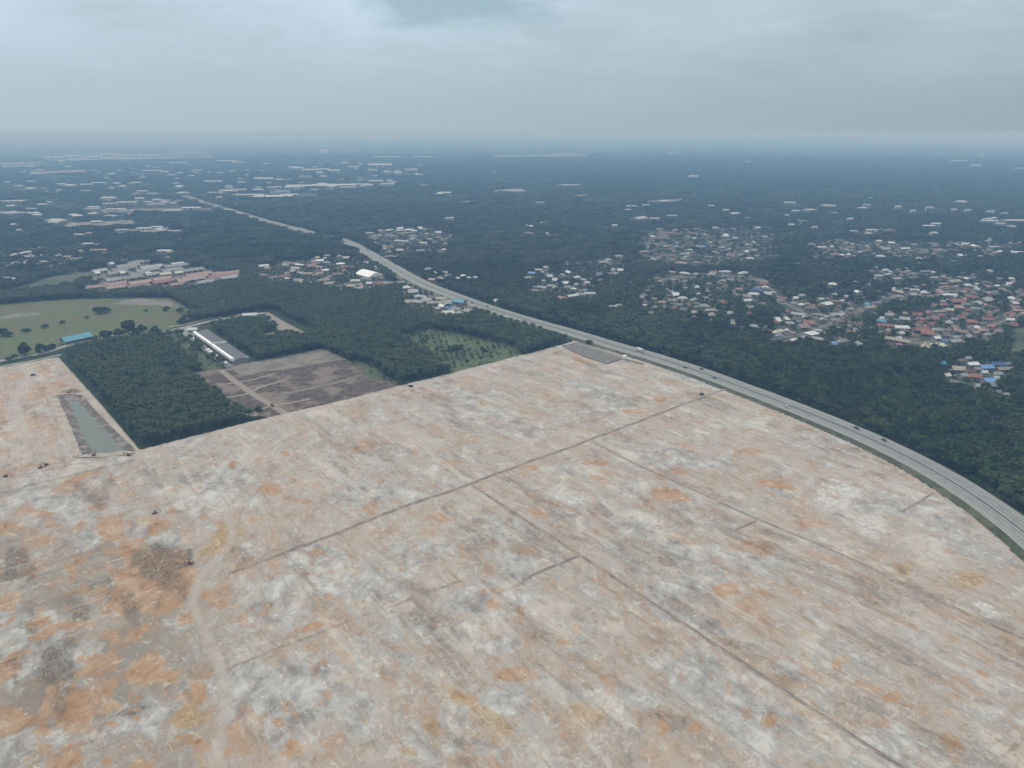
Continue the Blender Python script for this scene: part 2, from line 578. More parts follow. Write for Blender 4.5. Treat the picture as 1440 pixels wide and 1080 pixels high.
# broad natural variation
n_o = fbm(U / 1.9, V, 26, 5, 21)
n_o2 = fbm(U / 1.5 + 300, V, 9, 4, 51)
n_g = fbm(U / 1.6, V + 500, 34, 5, 33)
n_d = fbm(U / 3, V, 22, 5, 44)
PXv = 720 + F * X / (Y * CP + CAM_H * SP)
PYv = 540 - F * (Y * SP - CAM_H * CP) / (Y * CP + CAM_H * SP)
lw = 1 - sstep(120, 420, PXv) * 1.0                     # western, browner part of the site
lw = lw * sstep(640, 800, PYv)
ch['o'] = np.maximum(ch['o'], .66 * (.62 + .38 * lw) * sstep(.555, .72, n_o + .09 * lw) + .24 * lw)
ch['o'] = np.maximum(ch['o'], .70 * (.66 + .34 * lw) * sstep(.575, .72, n_o2 + .07 * lw))
ch['g'] = np.maximum(ch['g'], .75 * sstep(.51, .68, n_g - .02 * lw))
ch['d'] = np.maximum(ch['d'], .45 * sstep(.56, .72, n_d) + .24 * lw)
ch['b'] = np.maximum(ch['b'], .30 * lw + .6 * lw * sstep(.35, .62, fbm(X, Y, 40, 3, 71)))
for line, wd, s_ in TRACKS:
    d = seg_dist(X, Y, [tuple(q) for q in spline(GP(line), 10)]) + w2 * 2.2
    kf = 1 - sstep(wd * .5, wd * 1.4, d)
    ch['p'] = np.maximum(ch['p'], s_ * kf)
for line, wd, s_ in DLINES:
    d = seg_dist(X, Y, GP(line)) + w2 * 1.6
    ch['d'] = np.maximum(ch['d'], s_ * (1 - sstep(wd * .4, wd * 1.6, d)))
for k in 'oyd':
    ch[k] *= 1 - .8 * np.clip(ch['p'], 0, 1)
# relief: spoil heaps and scraped furrows
Z = .25 + (fbm(U / 2.5, V, 16, 4, 61) - .5) * .9 + (fbm(X, Y, 4, 3, 62) - .5) * .35
Z += 1.0 * np.clip(ch['d'], 0, 1) * (fbm(X, Y, 7, 3, 63) - .4) + .5 * np.clip(ch['o'], 0, 1) * (fbm(X, Y, 9, 3, 64) - .3)
Z = Z * (1 - .7 * np.clip(ch['p'], 0, 1))
for line in ([(322, 809), (400, 780), (480, 750), (570, 714), (660, 683), (745, 651), (830, 620), (925, 584), (1018, 549)], [(664, 685), (740, 735), (813, 782), (905, 842), (1000, 905), (1130, 992), (1270, 1086), (1400, 1176)],
             [(832, 622), (880, 648), (940, 675), (1060, 730), (1175, 779), (1300, 838), (1440, 903), (1500, 932), (1620, 990)], [(813, 785), (775, 800), (736, 817)], [(1267, 722), (1312, 696)], [(1033, 747), (1063, 735)]):
    d = seg_dist(X, Y, [tuple(q) for q in spline(GP(line), 10)])
    Z = Z + (.12 - Z) * (1 - sstep(3.5, 8, d))
POND_OUT = GP([(66, 561), (110, 556), (192, 636), (105, 642)])
rim_in = inside(X, Y, POND_OUT)
Z += .9
Z[outside] = -.1
Z[rim_in] = .12 + (fbm(X[rim_in], Y[rim_in], 6, 3, 65) - .5) * .1
V3 = np.stack([X, Y, Z], 1)

m, nt, b = nodes_of('site_soil')
t = NT(nt)
p = t.pos()
rotB = t.mapped(p, -ANG)
a2, a3 = G(325, 808), G(660, 682)
ANG2 = math.atan2(a3[1] - a2[1], a3[0] - a2[0])
rotA = t.mapped(p, -ANG2)
pm = t.mapped(rotB, 0, (.45, 1, 1))
A1 = t.n('ShaderNodeVertexColor', layer_name='soil')
s1 = t.n('ShaderNodeSeparateColor')
t.l(A1.outputs['Color'], s1.inputs[0])
A2 = t.n('ShaderNodeVertexColor', layer_name='soil_tone')
s2 = t.n('ShaderNodeSeparateColor')
t.l(A2.outputs['Color'], s2.inputs[0])
O, GR, D = s1.outputs[0], s1.outputs[1], s1.outputs[2]
WEST = A1.outputs['Alpha']
Yc, W, PA = s2.outputs[0], s2.outputs[1], s2.outputs[2]
BR = A2.outputs['Alpha']
nA = t.noise(pm, 1 / 7.0, 6, .68, .6)
nB = t.noise(p, 1 / 2.2, 5, .65, .8)
nC = t.noise(pm, 1 / 1.3, 4, .7, .3)
nAB = t.math('ADD', t.math('MULTIPLY', nA, .6), t.math('MULTIPLY', nB, .4))
brk = t.math('MULTIPLY', t.math('SUBTRACT', nAB, .5), 1.7)


def mask(ch_, lo=.35, hi=.75, k=1.0):
    return t.step(t.math('ADD', ch_, t.math('MULTIPLY', brk, k)), lo, hi)




def ramp(v, stops):
    o = t.n('ShaderNodeValToRGB')
    t.l(v, o.inputs[0])
    cr = o.color_ramp
    while len(cr.elements) < len(stops):
        cr.elements.new(.5)
    for e, (ps, cc) in zip(cr.elements, stops):
        e.position = ps
        e.color = (*cc, 1)
    return o.outputs[0]


def streak(sx, size, lo, hi):
    nb = t.noise(t.mapped(rotB, 0, (sx, 1.1, 1)), 1 / size, 5, .7, .3)
    na = t.noise(t.mapped(rotA, 0, (sx, 1.1, 1)), 1 / size, 5, .7, .3)
    return t.step(t.math('ADD', nb, t.math('MULTIPLY', t.math('SUBTRACT', na, nb), WEST)), lo, hi)


mA = t.noise(t.mapped(rotB, 0, (.55, 1, 1)), 1 / 20.0, 6, .64, .35)
mB = t.noise(t.mapped(p, .7, (1, .8, 1)), 1 / 9.5, 6, .68, .4)
mC = t.noise(p, 1 / 60.0, 5, .6, .8)
tA = ramp(mA, [(.34, (.215, .19, .165)), (.41, (.385, .305, .245)), (.47, (.43, .375, .325)), (.53, (.36, .36, .35)), (.60, (.555, .535, .485)), (.68, (.62, .58, .515))])
tB = ramp(mB, [(.33, (.24, .185, .14)), (.42, (.40, .32, .255)), (.49, (.45, .405, .36)), (.55, (.315, .31, .30)), (.62, (.58, .555, .505)), (.70, (.40, .36, .32))])
base = t.mix(.5, tA, tB)
base = t.mix(t.math('MULTIPLY', t.step(mC, .44, .60), .40), base, (.45, .375, .315))
base = t.mix(t.math('MULTIPLY', BR, .85), base, t.mix(t.step(mB, .38, .60), (.275, .205, .145), (.235, .222, .19)))
gcol = ramp(mB, [(.36, (.265, .262, .258)), (.46, (.355, .352, .345)), (.54, (.43, .425, .41)), (.62, (.53, .52, .49))])
c = t.mix(t.math('MULTIPLY', mask(GR, .28, .64, .8), .80), base, gcol)
c = t.mix(t.math('MULTIPLY', mask(W, .22, .75, .8), .85), c, t.mix(t.step(nB, .35, .65), (.42, .405, .385), (.64, .62, .585)))
ocol = ramp(t.math('ADD', t.math('MULTIPLY', mB, .6), t.math('MULTIPLY', nAB, .4)), [(.36, (.25, .15, .085)), (.45, (.385, .235, .138)), (.53, (.435, .29, .182)), (.62, (.48, .375, .285))])
c = t.mix(t.math('MULTIPLY', mask(O, .27, .68, .85), .93), c, ocol)
c = t.mix(t.math('MULTIPLY', mask(Yc, .22, .90, 1.0), .85), c, t.mix(t.step(nB, .35, .65), (.32, .215, .11), (.47, .365, .23)))
c = t.mix(t.math('MULTIPLY', mask(D, .20, .80, 1.0), .74), c, t.mix(t.step(nC, .35, .65), (.12, .108, .09), (.24, .215, .185)))
fl = t.noise(t.mapped(rotB, 0, (.7, 1, 1)), 1 / 7.5, 6, .72, .5)
c = t.mix(t.math('MULTIPLY', t.step(fl, .565, .645), .62), c, t.mix(t.step(nB, .4, .62), (.36, .22, .13), (.47, .345, .24)))
c = t.mix(t.math('MULTIPLY', t.step(t.math('ABSOLUTE', t.math('SUBTRACT', fl, .575)), .022, .0), .32), c, (.20, .155, .12))
fl2 = t.noise(t.mapped(rotA, 0, (.8, 1, 1)), 1 / 6.0, 6, .72, .6)
c = t.mix(t.math('MULTIPLY', t.step(fl2, .575, .66), .48), c, (.56, .545, .51))
c = t.mix(t.math('MULTIPLY', t.step(fl2, .415, .35), .50), c, (.275, .265, .255))
c = t.mix(t.math('MULTIPLY', PA, .80), c, t.mix(nA, (.40, .355, .31), (.50, .445, .39)))
# crumbs of white and dark earth, scraped streaks
c = t.mix(t.math('MULTIPLY', t.step(t.noise(pm, 1 / 2.8, 5, .80, .4), .59, .675), .50), c, (.70, .66, .58))
c = t.mix(t.math('MULTIPLY', t.step(t.noise(t.mapped(p, .4, (.8, 1.3, 1)), 1 / 4.0, 6, .78, .9), .59, .71), .55), c, (.19, .165, .14))
c = t.mix(t.math('MULTIPLY', streak(.10, 4.2, .53, .72), .50), c, (.235, .205, .18))
c = t.mix(t.math('MULTIPLY', streak(.08, 5.6, .55, .72), .45), c, (.58, .535, .47))
hs = t.n('ShaderNodeHueSaturation')
hs.inputs['Saturation'].default_value = .86
t.l(c, hs.inputs['Color'])
bc = t.n('ShaderNodeBrightContrast')
bc.inputs['Bright'].default_value = -.014
bc.inputs['Contrast'].default_value = .13
t.l(hs.outputs[0], bc.inputs['Color'])
c = bc.outputs[0]
t.l(c, b.inputs['Base Color'])
b.inputs['Roughness'].default_value = .95
b.inputs['Specular IOR Level'].default_value = .1
t.l(t.bump(t.math('ADD', nAB, t.math('MULTIPLY', nC, .5)), 1.1, .8), b.inputs['Normal'])
me = np_mesh('site_ground', V3, quads, m)
for nm, cc in (('soil', 'ogd'), ('soil_tone', 'ywp')):
    at = me.color_attributes.new(nm, 'FLOAT_COLOR', 'POINT')
    arr = np.stack([np.clip(ch[k], 0, 1.2) for k in cc] + [np.clip(ch['b'], 0, 1) if nm == 'soil_tone' else np.clip(lw, 0, 1)], 1)
    at.data.foreach_set('color', np.ascontiguousarray(arr, np.float32).ravel())
me.polygons.foreach_set('use_smooth', np.ones(len(me.polygons), bool))
tag(link(bpy.data.objects.new('site_ground', me)), 'bare graded earth of the cleared site in pink, grey and orange soil', kind='structure')

# drains cut across the site, spoil thrown up on both lips
M_DRAIN = mottled('drain_mud', (.115, .10, .09), (.20, .17, .15), 1.2, c3=(.27, .23, .195), big=13, bump=.2)
M_SPOIL = mottled('drain_spoil', (.28, .235, .20), (.42, .36, .31), 2.0, c3=(.24, .20, .17), big=9, bump=.3)


M_DRAIN2 = mottled('drain_shallow', (.17, .145, .125), (.25, .21, .18), 1.4, c3=(.30, .25, .215), big=14, bump=.2)


def drain(pts, w, label, shallow=False):
    w *= .66
    line = spline(GP(pts), 4)
    n = len(line)
    s = np.arange(n) * 4.0
    jit = (fbm(s, s * 0, 22, 3, int(abs(line[0][0]))) - .5) * w * 2.2
    tt = np.gradient(line, axis=0)
    tt /= np.linalg.norm(tt, axis=1)[:, None]
    line = line + np.stack([-tt[:, 1], tt[:, 0]], 1) * jit[:, None]
    prof = [(-w * 1.5, .15), (-w * .95, .42), (-w * .5, .34), (-w * .28, .30), (w * .28, .30), (w * .5, .34), (w * .95, .42), (w * 1.5, .15)]
    lines = [offset(line, d) for d, _ in prof]
    wv = fbm(s, s * 0 + 5, 9, 3, 12)
    v, f, fm = [], [], []
    for j, (d, z) in enumerate(prof):
        for i in range(n):
            e = min(1, i / 4, (n - 1 - i) / 4)
            zz = z if j in (0, 7) else (.2 + (z - .2) * (.4 + 1.1 * wv[i]) * (.3 + .7 * e))
            v.append((lines[j][i][0], lines[j][i][1], zz + (1.15 if j not in (0, 7) else .3)))
    for j in range(7):
        for i in range(n - 1):
            f.append((j * n + i, j * n + i + 1, (j + 1) * n + i + 1, (j + 1) * n + i))
            fm.append(0 if j in (2, 3, 4) else 1)
    o = mesh_obj('drain', v, f, [M_DRAIN2 if shallow else M_DRAIN, M_SPOIL], None, True, fm)
    bm = bmesh.new()
    bm.from_mesh(o.data)
    bmesh.ops.recalc_face_normals(bm, faces=bm.faces[:])
    if sum(q.normal.z for q in bm.faces) < 0:
        bmesh.ops.reverse_faces(bm, faces=bm.faces[:])
    bm.to_mesh(o.data)
    bm.free()
    return tag(o, label, kind='structure')


drain([(322, 809), (400, 780), (480, 750), (570, 714), (660, 683), (745, 651), (830, 620), (925, 584), (1018, 549)], 1.6,
      'long dark drain crossing the site up to the highway')
drain([(664, 685), (740, 735), (813, 782), (905, 842), (1000, 905), (1130, 992), (1270, 1086), (1400, 1176)], 1.2, 'dark drain running to the lower right of the site')
drain([(832, 622), (880, 648), (940, 675), (1060, 730), (1175, 779), (1300, 838), (1440, 903), (1500, 932), (1620, 990)], 1.15, 'second shallow drain nearer the highway', True)
drain([(813, 785), (775, 800), (736, 817)], 1.0, 'short side drain off the long diagonal drain')
drain([(1267, 722), (1312, 696)], .9, 'short stub of drain near the highway bend', True)
drain([(1033, 747), (1063, 735)], .8, 'tiny stub of drain beside the second drain', True)

# ------------------------------------------------------------------ pond and gravel pad on the site
M_MUD = mottled('bank_mud', (.085, .078, .068), (.165, .145, .125), 3, c3=(.24, .21, .18), big=12, bump=.4)
M_BANK = mottled('pale_bank', (.30, .26, .22), (.42, .37, .32), 5, bump=.3)
m, nt, b = nodes_of('silty_water')
t = NT(nt)
p = t.pos()
t.l(t.mix(t.noise(p, 1 / 25, 3), (.105, .122, .092), (.135, .15, .116)), b.inputs['Base Color'])
b.inputs['Roughness'].default_value = .3
b.inputs['Specular IOR Level'].default_value = .3
t.l(t.bump(t.noise(p, 1.2, 2), .02), b.inputs['Normal'])
M_WATER = m
tag(sheet('pond', [(97, 567), (110, 564), (136, 592), (176, 634), (150, 638), (131, 637), (116, 612)], .42, M_WATER, 'grey green silty water of the settling pond', jag=.8),
    kind='structure')


def bank(name, top, low, z0, z1, mat, label):
    a, c_ = spline(GP(top), 4), spline(GP(low), 4)
    n = 40
    ia, ic = np.linspace(0, len(a) - 1, n), np.linspace(0, len(c_) - 1, n)
    A = np.stack([np.interp(ia, np.arange(len(a)), a[:, k]) for k in (0, 1)], 1)
    C = np.stack([np.interp(ic, np.arange(len(c_)), c_[:, k]) for k in (0, 1)], 1)
    v, f = [], []
    for j in range(5):
        q = j / 4
        L = A * (1 - q) + C * q
        for i in range(n):
            jit = 0 if j in (0,) else .5
            v.append((L[i][0] + random.uniform(-jit, jit), L[i][1] + random.uniform(-jit, jit), z0 + (z1 - z0) * q + (random.uniform(-.2, .2) if j else 0)))
    for j in range(4):
        for i in range(n - 1):
            f.append((j * n + i, j * n + i + 1, (j + 1) * n + i + 1, (j + 1) * n + i))
    o = mesh_obj(name, v, f, mat, None, True)
    bm = bmesh.new()
    bm.from_mesh(o.data)
    bmesh.ops.recalc_face_normals(bm, faces=bm.faces[:])
    if sum(q.normal.z for q in bm.faces) < 0:
        bmesh.ops.reverse_faces(bm, faces=bm.faces[:])
    bm.to_mesh(o.data)
    bm.free()
    return tag(o, label, kind='structure')


bank('pond_bank', [(81, 562), (101, 608), (115, 641)], [(98, 567), (118, 612), (133, 638)], 1.5, .3, M_MUD, 'dark muddy left bank of the pond')
bank('pond_bank', [(118, 560), (140, 585), (192, 636)], [(108, 563), (134, 592), (174, 634)], 1.5, .3, M_MUD, 'dark muddy right bank of the pond')
bank('pond_bank', [(66, 560), (84, 605), (103, 645)], [(82, 562), (102, 608), (116, 642)], 1.2, 1.55, M_BANK, 'pale berm along the left side of the pond')
bank('pond_bank', [(74, 560), (95, 556), (119, 558)], [(88, 568), (100, 565), (112, 564)], 1.5, .3, M_MUD, 'short muddy bank at the top end of the pond')
bank('pond_bank', [(106, 646), (150, 645), (192, 639)], [(122, 636), (150, 637), (178, 633)], 1.5, .3, M_BANK, 'pale lower bank at the near end of the pond')
M_GRAVEL = mottled('grey_gravel', (.12, .113, .104), (.195, .183, .168), 3, c3=(.16, .155, .135), big=30)
sheet('storage_pad', [(790, 488), (815, 483), (880, 505), (853, 514), (820, 503)], 1.75, M_GRAVEL, 'grey gravel pad in the top corner of the site', jag=.6)

# ------------------------------------------------------------------ highway
m, nt, b = nodes_of('asphalt')
t = NT(nt)
p = t.pos()
c = t.mix(t.noise(p, 1 / 14, 4, .6), (.185, .20, .195), (.245, .26, .25))
c = t.mix(t.math('MULTIPLY', t.step(t.noise(p, 1 / 2.5, 4, .7), .5, .7), .3), c, (.15, .16, .155))
t.l(c, b.inputs['Base Color'])
M_ASPH = m
M_SHOULDER = mottled('pale_shoulder', (.27, .275, .25), (.33, .33, .30), 5)
M_PAINT = mottled('road_paint', (.5, .5, .48), (.62, .62, .6), 3)
M_VERGE = mottled('verge_grass', (.040, .052, .030), (.075, .085, .048), 3, c3=(.10, .10, .065), big=18, bump=.4)
M_MEDIAN = mottled('median_kerb', (.11, .115, .11), (.17, .175, .165), 3)
M_STEEL = mottled('galvanised_steel', (.30, .31, .31), (.42, .43, .43), 2, rough=.5)
HZ = 1.9
sgn = SIDE
ribbon('highway', HWY, sgn * 1.2, sgn * 10.2, HZ, HZ, M_ASPH, 'grey asphalt carriageway on the forest side of the highway')
ribbon('highway', HWY, -sgn * 1.2, -sgn * 10.2, HZ, HZ, M_ASPH, 'grey asphalt carriageway on the site side of the highway')
ribbon('highway_shoulder', HWY, sgn * 10.2, sgn * 12.0, HZ, HZ - .05, M_SHOULDER, 'pale outer shoulder of the highway by the woods')
ribbon('highway_shoulder', HWY, -sgn * 10.2, -sgn * 11.6, HZ, HZ - .05, M_SHOULDER, 'pale outer shoulder of the highway by the site')
ribbon('highway_median', HWY, -sgn * 1.2, sgn * 1.2, HZ + .15, HZ + .15, M_MEDIAN, 'narrow dark median between the two carriageways')
for d0, d1 in ((1.35, 1.6), (-1.35, -1.6), (8.4, 8.65), (-8.4, -8.65)):
    ribbon('road_marking', HWY, sgn * d0, sgn * d1, HZ + .03, HZ + .03, M_PAINT, 'solid white edge line painted on the highway')
for dd in (5.0, -5.0):   # dashed lane lines
    v, f = [], []
    a, b_ = off(dd - .12), off(dd + .12)
    for i in range(0, len(HWY) - 1, 2):
        o = len(v)
        v += [(*a[i], HZ + .03), (*a[i + 1], HZ + .03), (*b_[i + 1], HZ + .03), (*b_[i], HZ + .03)]
        f.append((o, o + 1, o + 2, o + 3))
    tag(mesh_obj('road_marking', v, f, M_PAINT), 'dashed white lane line painted on the highway', kind='structure')
nearpart = HWY[max(0, i0 - 4):]
ribbon('grass_verge', nearpart, -sgn * 11.6, -sgn * 18.0, HZ - .05, .8, M_VERGE, 'dark grassy slope between the highway and the bare site', wob=.9)
farpart = HWY[:i0 - 2]
M_VERGE2 = mottled('roadside_strip', (.10, .11, .075), (.19, .19, .15), 6, c3=(.05, .07, .035), big=25)
ribbon('roadside_verge', farpart, -sgn * 11.6, -sgn * 20.0, HZ - .05, .1, M_VERGE2, 'pale roadside verge along the far stretch of highway', wob=2)
ribbon('roadside_verge', HWY, sgn * 12.0, sgn * 17.0, HZ - .05, .1, M_VERGE, 'grassy verge on the forest side of the highway', wob=1.2)
# central guard rail: one thing, beam and posts
rail = empty('guard_rail', (*HWY[i0], HZ))
tag(rail, 'steel guard rail down the middle of the highway', 'guard rail')
mb = MB()
seg = HWY[i0 - 60:]
for i in range(0, len(seg) - 1):
    a, b_ = seg[i] - HWY[i0], seg[i + 1] - HWY[i0]
    d = (b_ - a) / (np.linalg.norm(b_ - a) + 1e-9)
    nn = np.array([-d[1], d[0]]) * .12
    v = [(*(a + nn), .5), (*(b_ + nn), .5), (*(b_ + nn), .8), (*(a + nn), .8), (*(a - nn), .5), (*(b_ - nn), .5), (*(b_ - nn), .8), (*(a - nn), .8)]
    mb.add(v, [(0, 1, 2, 3), (7, 6, 5, 4), (3, 2, 6, 7), (0, 4, 5, 1)])
mb.build('beam', [M_STEEL], rail)
mb = MB()
for i in range(0, len(seg), 1):
    a = seg[i] - HWY[i0]
    mb.box(a[0] - .07, a[0] + .07, a[1] - .07, a[1] + .07, .12, .6)
tag(mb.build('posts', [M_STEEL], rail), kind='stuff')

# ------------------------------------------------------------------ fields, clearings, lanes
M_FIELD = mottled('pasture', (.074, .098, .034), (.102, .124, .046), 14, c3=(.105, .098, .052), big=60)
M_FIELD2 = mottled('rough_grass', (.060, .080, .038), (.092, .108, .055), 10, c3=(.045, .06, .03), big=40)
M_CLEAR = mottled('cleared_earth', (.052, .042, .036), (.12, .094, .079), 6, c3=(.18, .148, .122), big=24, bump=.3)
M_CLEARP = mottled('cleared_pale', (.165, .155, .13), (.215, .20, .17), 10, c3=(.14, .135, .11), big=22)
M_DIRT = mottled('dirt_track', (.20, .172, .142), (.30, .262, .22), 4)
M_LANE = mottled('lane_asphalt', (.22, .225, .21), (.30, .30, .28), 6)
M_APRON = mottled('apron', (.22, .225, .22), (.30, .30, .29), 5)
M_YARD = mottled('village_ground', (.020, .034, .020), (.06, .075, .042), 9, c3=(.17, .155, .13), big=24)
M_TAN = mottled('bare_tan', (.24, .21, .175), (.36, .32, .27), 9, c3=(.12, .13, .085), big=30)
FIELD_W = [(-200, 436), (0, 428), (90, 421), (160, 419), (240, 419), (278, 441), (232, 465), (150, 472), (95, 482), (50, 497), (0, 506), (-200, 530)]
CLEAR = [(264, 525), (320, 516), (455, 490), (490, 507), (520, 528), (567, 543), (480, 564), (400, 583), (378, 588), (340, 583), (306, 557)]
sheet('pasture', FIELD_W, .02, M_FIELD, 'open green pasture with scattered trees on the left', jag=3)
sheet('bare_patch', [(155, 426), (200, 419), (240, 424), (262, 434), (225, 430), (180, 430)], .2, M_CLEARP, 'bare brown scrape at the far edge of the pasture', jag=5)
sheet('bare_patch', [(20, 441), (45, 438), (58, 442), (30, 446), (0, 449), (0, 446)], .2, M_CLEARP, 'small pale scrape in the open pasture', jag=3)
sheet('field', [(-60, 420), (0, 410), (60, 393), (110, 380), (140, 384), (120, 396), (70, 408), (0, 416)], .05, M_FIELD2, 'long narrow grass field beyond the tree belt', jag=6)
sheet('cleared_plot', CLEAR, .05, M_CLEAR, 'brown freshly cleared plot beside the plantation', jag=2)
sheet('cleared_strip', [(322, 517), (455, 490), (488, 506), (440, 513), (380, 522), (345, 529)], .2, M_CLEARP, 'paler flattened strip at the far side of the cleared plot', jag=2.5)
SCRUB = [(560, 472), (600, 462), (650, 470), (725, 487), (735, 500), (640, 524), (610, 505), (580, 488)]
M_SCRUBG = mottled('scrub_grass', (.066, .095, .038), (.105, .130, .057), 8, c3=(.06, .09, .035), big=30)
sheet('scrub_field', SCRUB, .05, M_SCRUBG, 'lighter scrubby clearing beside the dark plantation', jag=6)
sheet('scrub_field', [(490, 505), (520, 512), (560, 540), (540, 536), (510, 526)], .08, M_FIELD2, 'grassy corner at the edge of the cleared plot', jag=3)
sheet('rough_grass', [(236, 468), (254, 474), (300, 508), (318, 518), (285, 522), (262, 505)], .05, M_FIELD2, 'rough grass strip between plantation and terrace', jag=3)
sheet('rubble_yard', [(372, 441), (392, 452), (424, 469), (412, 471), (378, 478), (372, 470), (392, 464), (380, 452)], .1, M_TAN, 'pale rubble yard at the end of the lane', jag=3)
sheet('clearing', [(1425, 462), (1500, 455), (1500, 520), (1440, 500), (1410, 515), (1420, 490)], .05, M_FIELD2, 'grassy clearing on the far right by the hamlet', jag=6)


def lane(name, px, w, mat, label, z=.3, wob=.0):
    return ribbon(name, spline(GP(px), 8), -w / 2, w / 2, z, z, mat, label, wob=wob)


lane('lane', [(-100, 530), (0, 508), (60, 497), (95, 486), (150, 474), (222, 468), (262, 460), (300, 451), (345, 444), (374, 440)], 8, M_LANE, 'grey country lane past the pasture and the terrace')
lane('lane', [(374, 440), (392, 451), (424, 468)], 7, M_DIRT, 'dirt lane bending down to the rubble yard')
lane('lane', [(-100, 540), (0, 516), (50, 507), (86, 499)], 5, M_LANE, 'narrow service track along the top of the site', .35)
lane('lane', [(222, 462), (262, 456), (290, 449), (312, 446)], 5, M_TAN, 'sandy verge track beside the lane', .32)
lane('dirt_track', [(311, 521), (330, 536), (352, 552), (380, 569), (402, 583)], 6, M_DIRT, 'pale dirt track cutting through the cleared plot', .35, .6)
lane('dirt_track', [(306, 542), (334, 538), (360, 533), (388, 525)], 4, M_DIRT, 'pale side track on the cleared plot, far one', .32, .6)
lane('dirt_track', [(310, 560), (345, 555), (366, 545), (400, 535)], 4, M_DIRT, 'pale side track on the cleared plot, middle one', .32, .6)
lane('dirt_track', [(358, 586), (364, 577), (383, 571), (412, 566), (436, 561)], 4, M_DIRT, 'pale crooked track on the near part of the cleared plot', .33, .9)
lane('dirt_track', [(390, 556), (430, 548), (470, 539), (510, 527)], 5, M_CLEARP, 'pale track along the cleared plot towards the plantation', .31, .8)
lane('slip_road', [(545, 399), (570, 396), (600, 402), (635, 414), (668, 432)], 8, M_LANE, 'side road joining the highway from the left', .5)
lane('slip_road', [(480, 402), (515, 399), (570, 396), (583, 388)], 9, M_LANE, 'side road through the roadside settlement', .45)
lane('dirt_track', [(808, 484), (840, 493), (880, 507), (905, 514)], 4, M_DIRT, 'pale access track beside the gravel pad', 1.8)
sheet('apron', [(248, 463), (268, 460), (280, 468), (332, 513), (318, 517)], .15, M_APRON, 'grey concrete apron in front of the terrace')
sheet('apron', [(280, 466), (291, 463), (352, 506), (344, 513), (330, 513)], .12, M_CLEARP, 'paved yard strip behind the terrace')

# ------------------------------------------------------------------ buildings
ORD = ['zeroth', 'first', 'second', 'third', 'fourth', 'fifth', 'sixth', 'seventh', 'eighth', 'ninth', 'tenth', 'eleventh', 'twelfth', 'thirteenth',
       'fourteenth', 'fifteenth', 'sixteenth', 'seventeenth', 'eighteenth', 'nineteenth', 'twentieth']
ORD += ['twenty-' + q for q in ORD[1:10]] + ['thirtieth'] + ['thirty-' + q for q in ORD[1:10]]
ROOFC = {
    'white': ((.439, .458, .470), (.610, .622, .628)), 'grey': ((.146, .152, .159), (.226, .232, .238)), 'red': ((.183, .081, .067), (.268, .128, .104)),
    'pink': ((.232, .152, .137), (.329, .238, .213)), 'brown': ((.110, .083, .063), (.183, .140, .110)), 'blue': ((.104, .220, .439), (.171, .329, .586)),
    'navy': ((.049, .085, .195), (.073, .122, .268)), 'teal': ((.07, .235, .32), (.10, .30, .40)), 'beige': ((.244, .226, .183), (.342, .317, .256)),
    'silver': ((.232, .250, .262), (.354, .366, .372)), 'cream': ((.415, .403, .317), (.561, .537, .439)), 'green': ((.085, .220, .134), (.122, .293, .195)), 'bright': ((.40, .42, .435), (.51, .52, .525)), 'pale': ((.33, .36, .375), (.44, .455, .46)), 'ivory': ((.42, .43, .40), (.52, .53, .49)), 'sand': ((.30, .31, .295), (.40, .405, .38)),
}


def roof_mat(c):
    return mottled('roof_' + c, *ROOFC[c], 2.6, rough=.6, obj_var=.3)


M_WALL = {k: mottled('wall_' + k, a, b_, 3, obj_var=.2) for k, a, b_ in (
    ('white', (.32, .315, .30), (.43, .425, .40)), ('cream', (.27, .245, .195), (.36, .33, .27)), ('grey', (.17, .17, .165), (.25, .25, .24)),
    ('brown', (.14, .10, .07), (.22, .17, .13)), ('bright', (.38, .39, .395), (.48, .485, .48)))}
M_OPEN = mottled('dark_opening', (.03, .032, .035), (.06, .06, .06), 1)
_meshes = {}


